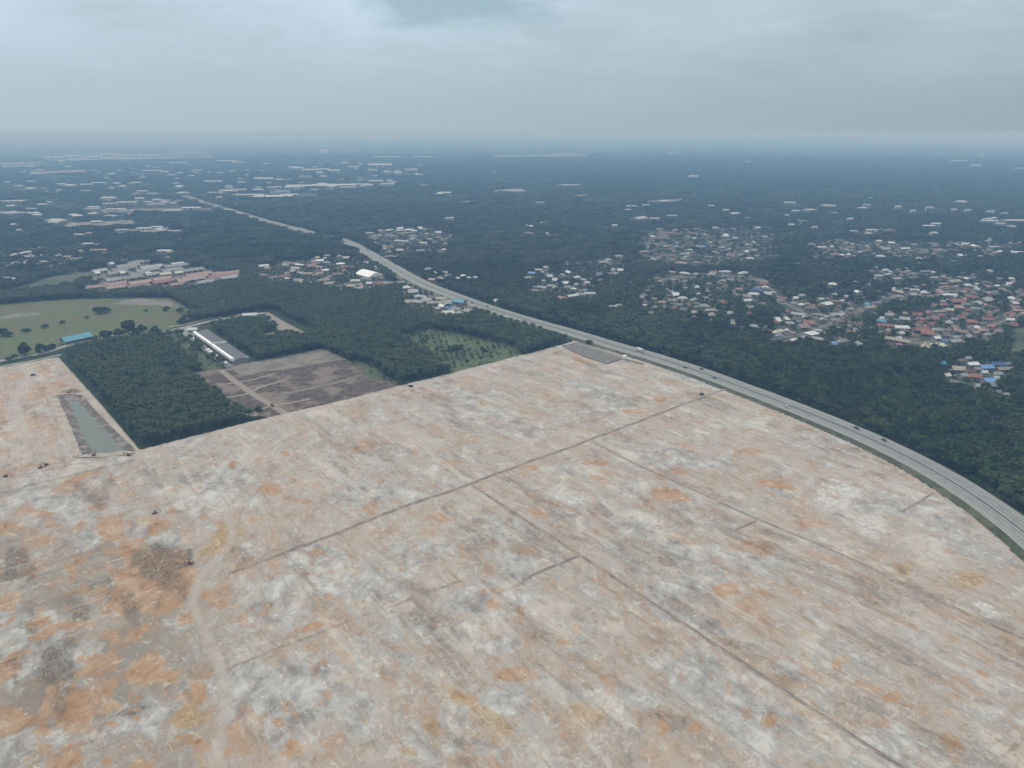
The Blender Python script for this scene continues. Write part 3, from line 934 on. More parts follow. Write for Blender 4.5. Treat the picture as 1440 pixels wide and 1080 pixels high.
def house_meshes(shape, rc, wc):
    """unit house: 1 x 1 footprint, walls 0..1, roof sits on 1"""
    key = (shape, rc, wc)
    if key in _meshes:
        return _meshes[key]
    w, r = MB(), MB()
    w.box(-.46, .46, -.44, .44, 0, 1)
    for x in (-.3, 0, .28):                     # door and window openings on the long sides
        for s_ in (-1, 1):
            w.box(x - .07, x + .07, s_ * .44 - .012, s_ * .44 + .012, .1 if x == 0 else .38, .76, 1)
    e = .06
    if shape == 'gable':
        r.prism([(-.5 - e, .96), (0, 1.62), (.5 + e, .96), (.5 + e, .89), (0, 1.54), (-.5 - e, .89)], -.54, .54)
        r.add([(-.46, -.44, 1), (.46, -.44, 1), (0, -.44, 1.54)], [(0, 1, 2)], 1)
        r.add([(-.46, .44, 1), (.46, .44, 1), (0, .44, 1.54)], [(2, 1, 0)], 1)
        # gable ridge runs along y: turn so it runs along the long x side
        r.v = [(y, x, z) for x, y, z in r.v]
        r.f = [tuple(reversed(q)) for q in r.f]
    elif shape == 'hip':
        z0, z1 = .93, 1.7
        v = [(-.55, -.55, z0), (.55, -.55, z0), (.55, .55, z0), (-.55, .55, z0), (-.24, 0, z1), (.24, 0, z1)]
        r.add(v, [(0, 1, 5, 4), (1, 2, 5), (2, 3, 4, 5), (3, 0, 4), (3, 2, 1, 0)])
    elif shape == 'ell':
        r.prism([(-.54, .96), (0, 1.6), (.54, .96), (.54, .89), (0, 1.53), (-.54, .89)], -.54, .54)
        r.v = [(y, x, z) for x, y, z in r.v]
        r.f = [tuple(reversed(q)) for q in r.f]
        w.box(.02, .40, -.95, -.44, 0, .86)
        r.prism([(-.03, .84), (.21, 1.3), (.45, .84), (.45, .78), (.21, 1.22), (-.03, .78)], -1.02, -.3)
    elif shape == 'lean':
        r.prism([(-.54, 1.0), (.1, 1.55), (.54, 1.12), (.54, 1.05), (.1, 1.47), (-.54, .93)], -.54, .54)
        r.v = [(y, x, z) for x, y, z in r.v]
        r.f = [tuple(reversed(q)) for q in r.f]
        w.box(-.5, -.42, -.88, -.82, 0, .8)
        w.box(.42, .5, -.88, -.82, 0, .8)
        r.add([(-.54, -.95, .78), (.54, -.95, .78), (.54, -.5, .97), (-.54, -.5, .97), (-.54, -.95, .73), (.54, -.95, .73), (.54, -.5, .92), (-.54, -.5, .92)],
              [(0, 1, 2, 3), (7, 6, 5, 4), (0, 4, 5, 1), (1, 5, 6, 2), (3, 2, 6, 7), (0, 3, 7, 4)])
    elif shape == 'shed':                        # big low-pitched industrial roof with ridge vent
        r.prism([(-.52, .98), (0, 1.25), (.52, .98), (.52, .94), (0, 1.21), (-.52, .94)], -.52, .52)
        r.prism([(-.05, 1.21), (-.05, 1.32), (0, 1.35), (.05, 1.32), (.05, 1.21)], -.42, .42)
        r.v = [(y, x, z) for x, y, z in r.v]
        r.f = [tuple(reversed(q)) for q in r.f]
    if shape == 'shed':
        rc = {'white': 'bright', 'silver': 'pale', 'cream': 'ivory', 'beige': 'sand'}.get(rc, rc)
        wc = 'bright' if wc == 'white' else wc
    M_ = (w.mesh('wall', [M_WALL[wc], M_OPEN]), r.mesh('roof', [roof_mat(rc), M_WALL[wc]]))
    both = MB()
    both.add(w.v, w.f).add(r.v, r.f)
    both.m = list(w.m) + [2 + q for q in r.m]
    one = both.mesh('house', [M_WALL[wc], M_OPEN, roof_mat(rc), M_WALL[wc]])
    for q in M_ + (one,):
        bm = bmesh.new()
        bm.from_mesh(q)
        bmesh.ops.recalc_face_normals(bm, faces=bm.faces[:])
        bm.to_mesh(q)
        bm.free()
    _meshes[key] = M_ + (one,)
    return _meshes[key]


PLACED = []          # (x, y, radius) for keeping trees off
BUILT = []           # (object, colour, noun, where, px)


def building(px, py, rc, where, L=None, Wd=None, H=None, rz=None, shape=None, noun='house', cat='house', group=None, parts=True, wc=None, xy=None):
    x, y = xy if xy else G(px, py)
    shape = shape or random.choice(['gable', 'gable', 'hip', 'hip', 'ell', 'lean'])
    wc = wc or random.choice(['white', 'cream', 'white', 'grey', 'brown' if rc == 'brown' else 'cream'])
    L = (L or random.uniform(10, 15)) * (.70 if noun == 'house' else 1)
    Wd = (Wd or random.uniform(8, 11.5)) * (.70 if noun == 'house' else 1)
    H = H or random.uniform(3.0, 3.9)
    rz = random.choice([random.uniform(-.6, .6), random.uniform(0, 3.1)]) if rz is None else rz
    mw, mr, one = house_meshes(shape, rc, wc)
    nm = noun.replace(' ', '_')
    if parts:
        o = empty(nm, (x, y, 0), rz, (L, Wd, H))
        link(bpy.data.objects.new('wall', mw), o)
        link(bpy.data.objects.new('roof', mr), o)
    else:
        o = bpy.data.objects.new(nm, one)
        o.location = (x, y, 0)
        o.rotation_euler = (0, 0, rz)
        o.scale = (L, Wd, H)
        link(o)
    o['category'] = cat
    if group: o['group'] = group
    PLACED.append((x, y, .5 * max(L, Wd) + 3, H))
    BUILT.append((o, rc, noun, where, P(x, y)[0]))
    return o


# hamlet with blue roofs at the edge of the woods
HAM = 'in the hamlet by the roadside woods'
GH = 'houses in the hamlet by the roadside woods'
for px, py, rc, L, Wd, rz, sh in [
        (1366, 516, 'white', 16, 10, .15, 'gable'), (1385, 520, 'blue', 18, 13, .1, 'gable'), (1402, 516, 'navy', 17, 12, -.1, 'gable'), (1412, 523, 'beige', 22, 8, .1, 'gable'),
        (1370, 533, 'red', 15, 13, -.4, 'hip'), (1389, 539, 'blue', 15, 13, .1, 'gable'), (1353, 532, 'silver', 10, 9, .2, 'gable'), (1347, 522, 'beige', 15, 8, -.3, 'lean'),
        (1326, 515, 'teal', 7, 7, 0, 'hip'), (1330, 532, 'cream', 10, 8, .4, 'gable'), (1373, 547, 'silver', 8, 8, 0, 'gable'), (1401, 530, 'silver', 12, 7, .1, 'gable'),
        (1383, 528, 'white', 8, 6, 0, 'gable'), (1360, 508, 'silver', 9, 6, 0, 'gable'), (1352, 511, 'brown', 12, 8, .2, 'hip'), (1415, 516, 'grey', 9, 7, .3, 'gable'),
        (1413, 560, 'silver', 7, 6, 0, 'gable'), (1402, 556, 'beige', 7, 6, .3, 'gable'), (1337, 541, 'grey', 8, 7, 0, 'gable'), (1344, 544, 'silver', 6, 6, 0, 'gable'),
        (1373, 523, 'grey', 9, 7, 0, 'gable'), (1395, 545, 'silver', 9, 6, 0, 'lean'), (1361, 526, 'brown', 9, 8, .2, 'hip'), (1400, 536, 'white', 9, 6, .1, 'gable')]:
    building(px, py, rc, HAM, L, Wd, 3.3, rz, sh, group=GH)

PAL_MIX = ['white'] * 3 + ['silver'] * 4 + ['grey'] * 4 + ['red'] * 2 + ['pink'] * 2 + ['brown'] * 2 + ['beige'] * 3
PAL_RED = ['red'] * 4 + ['pink'] * 3 + ['brown'] * 2 + ['white'] * 2 + ['silver'] * 2 + ['grey']
PAL_PALE = ['white'] * 3 + ['silver'] * 4 + ['beige'] * 3 + ['grey'] * 3 + ['teal']


def poly_houses(px_poly, n, pal, where, group, noun='house', cat='house', parts=True, sep=17, L=(10, 16), rows=None):
    xs_, ys_ = zip(*px_poly)
    k, tries, mine = 0, 0, []
    poly = [(np.array([a]), np.array([b_])) for a, b_ in px_poly]
    while k < n and tries < n * 60:
        tries += 1
        px, py = random.uniform(min(xs_), max(xs_)), random.uniform(min(ys_), max(ys_))
        if not inside(np.array([px]), np.array([py]), px_poly)[0]:
            continue
        x, y = G(px, py)
        if any(math.hypot(x - a, y - c_) < max(sep, r_ + 6) for a, c_, r_, _ in PLACED):
            continue
        if rows:
            base_rz = rows
        else:
            base_rz = random.choice([-.35, .2, .25, 1.2])
        building(0, 0, random.choice(pal), where, L=random.uniform(*L), rz=base_rz + random.uniform(-.15, .15), noun=noun, cat=cat, group=group, parts=parts, xy=(x, y))
        k += 1


def list_houses(pts, where, group, noun='house', cat='house', parts=True, **kw):
    for q in pts:
        px, py, rc = q[:3]
        building(px, py, rc, where, L=q[3] if len(q) > 3 else None, Wd=q[4] if len(q) > 4 else None, noun=noun, cat=cat, group=group, parts=parts, **kw)


# eastern village, part by part (bright roofs placed one by one, then infill)
VE = [
    ('in the middle cluster north of the woods', [(1092, 453, 'white', 9), (1104, 451, 'white', 9), (1108, 442, 'red', 14), (1122, 445, 'silver', 22, 9), (1137, 457, 'red', 20, 14), (1128, 462, 'pink', 18),
        (1141, 472, 'white', 18, 16), (1131, 478, 'silver', 11), (1150, 481, 'silver', 17), (1170, 487, 'blue', 13, 11), (1186, 484, 'silver', 22, 7), (1204, 487, 'silver', 20, 8), (1094, 470, 'cream', 24, 8),
        (1160, 430, 'white', 26, 9), (1174, 427, 'red', 18, 11), (1190, 420, 'silver', 9), (1140, 437, 'grey', 20), (1176, 445, 'silver', 26, 13), (1152, 446, 'grey', 24), (1206, 414, 'white', 16, 11), (1170, 403, 'white', 18, 10), (1202, 400, 'silver', 14),
        (1222, 436, 'beige', 22), (1220, 432, 'teal', 11, 8), (1232, 429, 'grey', 14)],
     [(1085, 420), (1180, 416), (1215, 440), (1190, 490), (1090, 480)], 12),
    ('in the dense part of the eastern village', [(1250, 446, 'silver', 15, 11), (1271, 452, 'silver', 16, 14), (1288, 446, 'red', 22, 8), (1239, 455, 'teal', 16, 8), (1245, 461, 'red', 26, 9), (1267, 464, 'white', 22, 14),
        (1294, 466, 'red', 24, 14), (1304, 471, 'red', 18, 13), (1318, 467, 'silver', 17), (1262, 482, 'beige', 36, 9), (1316, 489, 'cream', 22, 12), (1330, 485, 'navy', 16, 8), (1300, 491, 'beige', 20), (1345, 484, 'silver', 18),
        (1322, 441, 'beige', 22, 9), (1336, 440, 'cream', 15), (1366, 455, 'red', 16, 10), (1371, 464, 'white', 9), (1388, 452, 'red', 18), (1399, 441, 'red', 15), (1420, 453, 'white', 12), (1418, 444, 'red', 18),
        (1430, 440, 'pink', 16), (1350, 470, 'pink', 18), (1340, 452, 'grey', 14), (1355, 445, 'brown', 12), (1380, 468, 'pink', 16), (1395, 462, 'red', 12)],
     [(1310, 432), (1440, 430), (1440, 455), (1380, 480), (1310, 495), (1290, 470)], 26),
    ('along the upper row of the eastern village', [(1262, 413, 'beige', 30, 9), (1285, 411, 'silver', 18), (1299, 415, 'white', 12), (1318, 412, 'pink', 22), (1332, 406, 'red', 20), (1346, 426, 'red', 28, 12), (1365, 420, 'red', 30, 12),
        (1387, 424, 'silver', 26), (1374, 429, 'silver', 24, 8), (1340, 398, 'beige', 30), (1325, 402, 'grey', 20), (1222, 385, 'red', 26, 14), (1234, 391, 'silver', 22), (1245, 383, 'white', 14), (1262, 395, 'silver', 18),
        (1230, 378, 'silver', 18), (1280, 388, 'grey', 26), (1300, 385, 'grey', 24), (1436, 418, 'red', 18), (1421, 395, 'white', 14), (1390, 384, 'beige', 18), (1375, 410, 'silver', 20), (1400, 378, 'teal', 18, 9), (1344, 370, 'teal', 22, 11), (1288, 373, 'silver', 20)],
     [(1215, 378), (1300, 388), (1440, 385), (1440, 425), (1340, 432), (1255, 415)], 14),
    ('in the western cluster of the village', [(1020, 385, 'white', 28, 8), (962, 387, 'white', 26, 7), (945, 385, 'pink', 18), (1003, 385, 'red', 18), (1045, 387, 'white', 26, 9), (1060, 416, 'white', 24, 14), (1065, 411, 'navy', 20, 10),
        (1020, 405, 'red', 16), (1038, 410, 'pink', 14), (1072, 402, 'red', 20), (1018, 428, 'red', 16, 10), (960, 422, 'white', 18), (945, 425, 'grey', 18), (930, 428, 'pink', 16), (975, 424, 'silver', 22), (990, 434, 'silver', 18),
        (1000, 440, 'beige', 22), (1050, 420, 'beige', 16), (905, 419, 'grey', 14), (920, 436, 'white', 9), (862, 435, 'white', 13), (870, 433, 'silver', 16), (915, 443, 'silver', 9), (1030, 458, 'beige', 9), (1060, 462, 'silver', 20, 9)],
     [(925, 395), (1080, 398), (1085, 445), (1000, 450), (900, 430)], 16),
    ('in the upper cluster with blue roofs', [(952, 349, 'blue', 14, 14), (988, 349, 'blue', 22, 14), (927, 324, 'pink', 22), (940, 330, 'pink', 26), (918, 335, 'white', 15), (938, 348, 'pink', 26), (962, 360, 'silver', 22), (945, 362, 'red', 22),
        (972, 330, 'pink', 22), (990, 332, 'silver', 18), (1005, 322, 'silver', 20), (1020, 334, 'white', 20, 12), (1028, 345, 'silver', 18), (1051, 356, 'white', 18, 10), (1053, 366, 'white', 20), (1065, 322, 'white', 20, 9), (1060, 343, 'silver', 26), (1075, 335, 'silver', 18),
        (990, 315, 'white', 18, 8), (1015, 350, 'silver', 16), (905, 356, 'beige', 30, 14), (918, 367, 'cream', 18), (958, 373, 'pink', 30), (980, 372, 'pink', 20), (970, 343, 'brown', 18), (1000, 343, 'silver', 14)],
     [(900, 330), (1085, 318), (1085, 365), (990, 380), (900, 360)], 16),
    ('in the row of houses below the far plain', [(1140, 346, 'silver', 26), (1155, 350, 'white', 24, 9), (1182, 340, 'grey', 16), (1190, 354, 'silver', 26), (1175, 360, 'pink', 30), (1195, 350, 'pink', 24), (1188, 343, 'white', 10), (1236, 341, 'white', 16),
        (1253, 344, 'white', 16, 9), (1245, 352, 'silver', 26), (1272, 352, 'white', 30, 8), (1238, 363, 'white', 22, 11), (1184, 361, 'white', 10), (1193, 361, 'white', 10), (1150, 335, 'grey', 14), (1220, 348, 'silver', 16), (1313, 345, 'grey', 24),
        (1320, 354, 'silver', 20), (1300, 354, 'grey', 18), (1357, 345, 'white', 18, 9), (1370, 348, 'white', 24, 10), (1390, 340, 'silver', 26), (1395, 350, 'silver', 22), (1430, 357, 'white', 28, 9), (1405, 356, 'white', 16), (1094, 363, 'silver', 16), (1120, 374, 'grey', 16)],
     [(1130, 335), (1290, 345), (1440, 335), (1440, 360), (1290, 368), (1140, 362)], 10),
]
for where, pts, poly, n in VE:
    grp = 'houses ' + where
    list_houses(pts, where, grp)
    poly_houses(poly, n, PAL_RED if 'dense' in where else PAL_MIX, where, grp)
# white-roofed settlement in the trees
W1 = 'in the white settlement among the trees'
list_houses([(748, 387, 'blue', 15), (757, 382, 'white', 20), (765, 386, 'silver', 16), (742, 394, 'silver', 16), (772, 391, 'white', 18), (780, 396, 'white', 12), (800, 386, 'white', 22), (790, 390, 'silver', 18), (812, 393, 'white', 14),
             (822, 397, 'silver', 16), (826, 400, 'white', 12), (810, 403, 'silver', 14), (795, 400, 'white', 14), (775, 405, 'beige', 16), (762, 407, 'silver', 20), (752, 412, 'beige', 14), (790, 422, 'pink', 18), (805, 419, 'white', 24, 9),
             (815, 417, 'silver', 22), (830, 416, 'white', 22, 5), (820, 412, 'silver', 20, 5), (800, 407, 'silver', 20, 5), (768, 379, 'silver', 14), (862, 382, 'cream', 16), (872, 382, 'white', 14), (865, 387, 'silver', 16), (842, 388, 'grey', 16),
             (855, 368, 'silver', 16), (870, 363, 'silver', 18), (848, 371, 'silver', 24)], W1, 'houses ' + W1)
# settlement beside the far bend of the highway
W2 = 'in the settlement where the highway vanishes'
list_houses([(520, 330, 'silver', 26), (535, 333, 'beige', 22), (548, 325, 'white', 30, 10), (562, 326, 'white', 26), (575, 325, 'white', 26), (590, 323, 'white', 30), (600, 331, 'silver', 18), (565, 341, 'silver', 44, 16), (580, 338, 'silver', 30, 14),
             (596, 344, 'white', 20, 8), (545, 333, 'silver', 18), (555, 334, 'grey', 18), (540, 352, 'cream', 26, 6), (546, 357, 'beige', 28, 5), (548, 363, 'beige', 30, 5), (562, 354, 'silver', 20), (627, 338, 'beige', 18), (625, 353, 'white', 14),
             (612, 343, 'grey', 16), (630, 345, 'beige', 24)], W2, 'houses ' + W2, parts=False)
W3 = 'beside the far side of the highway'
list_houses([(602, 381, 'silver', 18), (612, 387, 'white', 16), (625, 386, 'silver', 16), (620, 394, 'beige', 24), (630, 390, 'silver', 14), (645, 394, 'silver', 14), (652, 391, 'white', 12), (660, 394, 'silver', 12), (668, 393, 'white', 9), (608, 396, 'pink', 16), (697, 425, 'white', 9)], W3, 'houses ' + W3)
# settlement left of the highway
W4 = 'in the roadside settlement left of the highway'
list_houses([(405, 373, 'pink', 26), (422, 375, 'white', 20), (440, 377, 'pink', 24), (412, 383, 'beige', 26), (430, 388, 'beige', 30), (400, 391, 'red', 26), (370, 390, 'pink', 26), (385, 393, 'grey', 26), (455, 397, 'beige', 26), (463, 392, 'pink', 26),
             (475, 388, 'pink', 24), (485, 384, 'red', 26), (462, 402, 'beige', 20), (500, 398, 'white', 20), (520, 401, 'white', 12), (510, 406, 'pink', 24), (530, 402, 'red', 22), (535, 393, 'pink', 20), (505, 409, 'silver', 16), (515, 395, 'grey', 26),
             (487, 365, 'white', 16), (500, 366, 'silver', 16), (478, 363, 'silver', 16), (445, 365, 'beige', 18), (370, 376, 'white', 26, 9), (440, 370, 'pink', 20), (460, 372, 'grey', 18), (447, 384, 'red', 18), (420, 396, 'grey', 24)], W4, 'houses ' + W4)
W5 = 'in the yard below the teal roof'
list_houses([(572, 407, 'white', 12), (580, 412, 'silver', 14), (590, 420, 'silver', 16), (600, 425, 'silver', 14), (587, 427, 'silver', 18), (575, 427, 'beige', 20), (610, 421, 'brown', 16), (620, 423, 'beige', 14), (628, 428, 'silver', 12),
             (622, 433, 'white', 10), (632, 436, 'navy', 12), (640, 438, 'grey', 16), (630, 443, 'white', 14), (618, 437, 'silver', 10), (645, 443, 'silver', 10), (655, 441, 'beige', 14), (612, 429, 'beige', 22)], W5, 'sheds ' + W5, noun='shed', cat='shed')
building(646, 428, 'teal', 'at the roadside yard beside the highway', 18, 12, 4.5, -.5, 'gable', noun='workshop', cat='workshop')
# house and hut by the lane
building(352, 447, 'white', 'at the bend of the lane', 24, 9, 4, .25, 'gable', noun='house')
building(339, 447, 'red', 'at the bend of the lane', 9, 7, 3, .25, 'gable', noun='hut', cat='hut')
# far settlements on the plain
W6 = 'at the lone compound in the far forest'
list_houses([(740, 319, 'beige', 30), (748, 320, 'white', 22), (762, 315, 'pink', 36), (770, 316, 'pink', 26), (743, 330, 'beige', 26), (752, 331, 'beige', 22), (768, 331, 'white', 26), (775, 334, 'silver', 18)], W6, 'houses ' + W6, parts=False)
W7 = 'at the far left edge of the plain'
list_houses([(5, 362, 'silver', 30), (20, 360, 'beige', 30), (38, 357, 'white', 36), (46, 353, 'silver', 24), (57, 351, 'white', 18), (42, 363, 'silver', 30), (66, 362, 'white', 26), (80, 363, 'silver', 30), (92, 364, 'beige', 26), (105, 366, 'pink', 36),
             (22, 373, 'grey', 26), (38, 373, 'white', 14), (10, 394, 'silver', 26), (17, 396, 'white', 14), (115, 366, 'silver', 26)], W7, 'houses ' + W7, parts=False)

def building_mass(name, spots, label, cols=('white', 'silver', 'grey', 'grey', 'pink', 'beige', 'red', 'brown')):
    b_ = MB()
    mats = [M_WALL['white'], M_WALL['cream']] + [roof_mat(c) for c in cols]
    for x, y, sz in spots:
        L_, W_, H_ = random.uniform(7, 12) * sz, random.uniform(5.5, 8.5) * sz, random.uniform(2.8, 3.6) * (1 + .25 * (sz - 1))
        rt = Matrix.Translation((x, y, 0)) @ Matrix.Rotation(random.choice([random.uniform(-.5, .5), random.uniform(0, 3.1)]), 4, 'Z')
        b_.box(-L_ / 2, L_ / 2, -W_ / 2, W_ / 2, 0, H_, random.randint(0, 1), rt)
        rh, e = random.uniform(.8, 1.9) * math.sqrt(sz), .6
        v = [(-L_ / 2 - e, -W_ / 2 - e, H_ - .15), (L_ / 2 + e, -W_ / 2 - e, H_ - .15), (L_ / 2 + e, W_ / 2 + e, H_ - .15), (-L_ / 2 - e, W_ / 2 + e, H_ - .15)]
        hip = random.choice([0, .3]) * L_
        v += [(-L_ / 2 - e + hip, 0, H_ + rh), (L_ / 2 + e - hip, 0, H_ + rh)]
        b_.add([tuple(rt @ Vector(q)) for q in v], [(0, 1, 5, 4), (1, 2, 5), (2, 3, 4, 5), (3, 0, 4), (3, 2, 1, 0)], 2 + random.randrange(len(cols)))
    return tag(b_.build(name, mats), label, kind='stuff')


def sprinkle(polys, sep, sz=(.7, 1.1)):
    out = []
    for poly, n in polys:
        xs_, ys_ = zip(*poly)
        k = tries = 0
        while k < n and tries < n * 40:
            tries += 1
            px, py = random.uniform(min(xs_), max(xs_)), random.uniform(min(ys_), max(ys_))
            if not inside(np.array([px]), np.array([py]), poly)[0]:
                continue
            x, y = G(px, py)
            # houses gather along irregular streets
            if fbm(np.array([x]), np.array([y]), 90, 3, 77)[0] < .43:
                continue
            if any(math.hypot(x - a, y - c_) < max(sep, r_ * .7) for a, c_, r_, _ in PLACED):
                continue
            out.append((x, y, random.uniform(*sz)))
            PLACED.append((x, y, (4.5 if sep < 20 else 13) * out[-1][2], 13 if sep < 20 else 6))
            k += 1
    return out


building_mass('village_houses', sprinkle([([(900, 395), (1090, 372), (1220, 372), (1440, 365), (1440, 450), (1340, 492), (1190, 490), (1080, 470), (900, 445)], 270),
                                          ([(900, 318), (1100, 306), (1440, 318), (1440, 368), (1130, 378), (900, 372)], 190), ([(735, 374), (890, 355), (900, 400), (840, 425), (740, 420)], 26)], 10, (.55, .95)),
              'small houses and sheds scattered through the villages, too many to count')
building_mass('distant_buildings', sprinkle([([(0, 345), (110, 340), (120, 372), (0, 385)], 22), ([(100, 310), (280, 285), (280, 340), (110, 352)], 46), ([(130, 356), (260, 350), (260, 370), (140, 372)], 16),
                                             ([(360, 362), (510, 360), (545, 388), (520, 412), (380, 402)], 34), ([(505, 318), (640, 318), (640, 352), (540, 364)], 26)], 14, (.9, 1.6)),
              'small distant buildings scattered between the trees on the left')
building_mass('plain_buildings', sprinkle([([(0, 212), (330, 210), (330, 246), (0, 262)], 90), ([(290, 230), (590, 226), (600, 262), (300, 280)], 90), ([(0, 262), (260, 250), (280, 300), (0, 320)], 50), ([(600, 208), (1440, 208), (1440, 250), (600, 250)], 10),
                                           ([(880, 280), (1440, 276), (1440, 318), (900, 312)], 16)], 25, (1.6, 4.5)),
              'hazy blocks of far buildings spread over the plain', ('bright', 'pale', 'pale', 'silver', 'grey'))

# white arched hall
ah = empty('hall', (*G(520, 391), 0), .75)
tag(ah, 'big white hall with a smooth arched roof near the highway', 'hall')
mb = MB()
mb.box(-13, 13, -20, 20, 0, 6)
mb.build('wall', [M_WALL['white']], ah)
mb = MB()
arc = [(-14 + 28 * k / 14, 6 + 5.5 * math.sin(math.pi * k / 14)) for k in range(15)]
mb.prism(arc + [(x, z - .4) for x, z in reversed(arc)], -20.5, 20.5)
for yy in (-20, 20):
    mb.add([(x, yy, z) for x, z in arc] + [(-14, yy, 5.9), (14, yy, 5.9)], [tuple(range(15)) + (16, 15)])
M_BWHITE = mottled('bright_white_roof', (.78, .79, .80), (.86, .86, .86), 4, rough=.5)
mb.build('roof', [M_BWHITE], ah)
mb = MB()
mb.box(-9, -3, -20.3, -20.05, 0, 4.4).box(3, 9, -20.3, -20.05, 0, 4.4)
mb.build('door', [M_OPEN], ah)
PLACED.append((*G(520, 391), 26, 9))

# long grey-roofed terrace of workshops with white parapet
f0, f1 = np.array(G(273, 474)), np.array(G(327, 513))
ln = float(np.linalg.norm(f1 - f0))
tz = math.atan2(f1[1] - f0[1], f1[0] - f0[0])
ter = empty('terrace', (*f0, 0), tz)
tag(ter, 'long terrace of workshops with grey roof and white front parapet', 'terrace')
# local x runs along the front, +y goes behind
M_GROOF = mottled('terrace_roof', (.085, .093, .105), (.13, .138, .15), 3, rough=.7, c3=(.11, .115, .12), big=14)
DEP = 17.0
half = [(0, ln * .48), (ln * .505, ln)]
bdy = MB()
for a, b_ in half:
    bdy.box(a, b_, 0, DEP, 0, 4.4)
bdy.build('wall', [M_WALL['grey']], ter)
rf = MB()
for a, b_ in half:
    v, f = [], []
    for x in (a, b_):
        v += [(x, 2.31, 4.45), (x, 2.31, 5.0), (x, DEP * .5, 5.7), (x, DEP + .4, 4.7), (x, DEP + .4, 4.4)]
    rf.add(v, [(0, 1, 2, 3, 4), (9, 8, 7, 6, 5), (1, 6, 7, 2), (2, 7, 8, 3), (3, 8, 9, 4), (0, 5, 6, 1), (4, 9, 5, 0)])
o = rf.build('roof', [M_GROOF], ter)
for a, b_ in half:
    pb = MB()
    pb.box(a - .3, b_ + .3, -.7, 2.3, 3.7, 6.6)
    pb.box(b_ - .7 if a == 0 else b_ - .6, b_ + .1 if a == 0 else b_, 2.31, DEP, 4.4, 6.7 if a == 0 else 5.2)
    pb.build('parapet', [M_BWHITE], ter)
nb = 14
for k in range(nb):
    x = ln * (k + .5) / nb
    dm = MB()
    dm.box(x - ln / nb * .36, x + ln / nb * .36, -.08, .0, .1, 3.2)
    dm.build('shutter', [M_OPEN], ter)
    if k not in (6,):
        cp = MB()
        w_ = ln / nb * .30
        cp.box(x - w_, x + w_, -7.2, -3.6, 2.6, 2.9)
        cp.box(x - w_, x - w_ + .3, -7.2, -6.8, 0, 2.6).box(x + w_ - .3, x + w_, -7.2, -6.8, 0, 2.6)
        cp.build('canopy', [M_BWHITE], ter)
c0 = (f0 + f1) / 2
for q in range(7):
    w_ = f0 + (f1 - f0) * q / 6
    PLACED.append((w_[0] - math.sin(tz) * 9, w_[1] + math.cos(tz) * 9, 22, 8))
building(272, 467, 'white', 'at the upper end of the terrace', 11, 7, 3.5, tz + .9, 'gable', noun='guardhouse', cat='guardhouse')

# long building with teal roof at the edge of the pasture
a, b_ = np.array(G(89, 484)), np.array(G(126, 476))
L_ = float(np.linalg.norm(b_ - a))
tb = empty('long_building', (*((a + b_) / 2), 0), math.atan2(*(b_ - a)[::-1]))
tag(tb, 'long low building with a bright teal roof beside the pasture lane', 'building')
mb = MB()
mb.box(-L_ / 2, L_ / 2, -7, 7, 0, 4)
for k in range(9):
    x = -L_ / 2 + L_ * (k + .5) / 9
    mb.box(x - .9, x + .9, -7.05, -7.0, 1, 3, 1)
mb.build('wall', [M_WALL['cream'], M_OPEN], tb)
mb = MB()
prof = [(-8.4, 3.9), (0, 7.6), (8.4, 3.9), (8.4, 3.6), (0, 7.3), (-8.4, 3.6)]
mb.add([(s_ * (L_ / 2 + 1), y, z) for s_ in (-1, 1) for y, z in prof],
       [(i, (i + 1) % 6, 6 + (i + 1) % 6, 6 + i) for i in range(6)] + [(0, 1, 2, 3, 4, 5), (11, 10, 9, 8, 7, 6)])
o = mb.build('roof', [roof_mat('teal')], tb)
bm = bmesh.new(); bm.from_mesh(o.data); bmesh.ops.recalc_face_normals(bm, faces=bm.faces[:]); bm.to_mesh(o.data); bm.free()
for q in range(5):
    w_ = a + (b_ - a) * q / 4
    PLACED.append((*w_, 14, 5))

# terraced housing estate: rows of one long roof each
EST = 'in the housing estate'
rowsE = [  # px0,py0,px1,py1,colour
    (122, 409, 148, 406, 'red'), (150, 405, 178, 401, 'red'), (150, 410, 178, 406, 'red'), (182, 403, 212, 399, 'red'), (180, 408, 210, 404, 'red'), (215, 402, 245, 397, 'red'), (215, 398, 240, 394, 'red'),
    (250, 399, 285, 394, 'red'), (258, 396, 290, 391, 'red'), (262, 392, 296, 387, 'red'), (288, 398, 325, 393, 'red'), (295, 394, 332, 389, 'red'), (300, 390, 336, 386, 'pink'), (310, 396, 335, 392, 'silver'),
    (278, 402, 300, 399, 'silver'), (240, 405, 262, 402, 'pink'), (225, 390, 240, 388, 'cream'), (245, 388, 256, 386, 'cream'),
    (130, 386, 150, 383, 'silver'), (152, 389, 178, 385, 'grey'), (158, 384, 190, 379, 'grey'), (165, 379, 195, 375, 'grey'), (182, 391, 206, 387, 'grey'), (192, 386, 222, 381, 'grey'), (198, 381, 228, 377, 'silver'), (180, 374, 208, 370, 'grey'),
    (205, 391, 222, 388, 'silver'), (228, 385, 255, 381, 'grey'), (232, 379, 262, 375, 'grey'), (258, 385, 285, 381, 'grey'), (150, 399, 170, 396, 'silver'), (172, 396, 200, 392, 'grey'),
    (242, 376, 258, 374, 'white'), (133, 388, 140, 387, 'white'), (168, 388, 174, 387, 'white'), (205, 389, 212, 388, 'white'), (153, 375, 159, 374, 'white')]
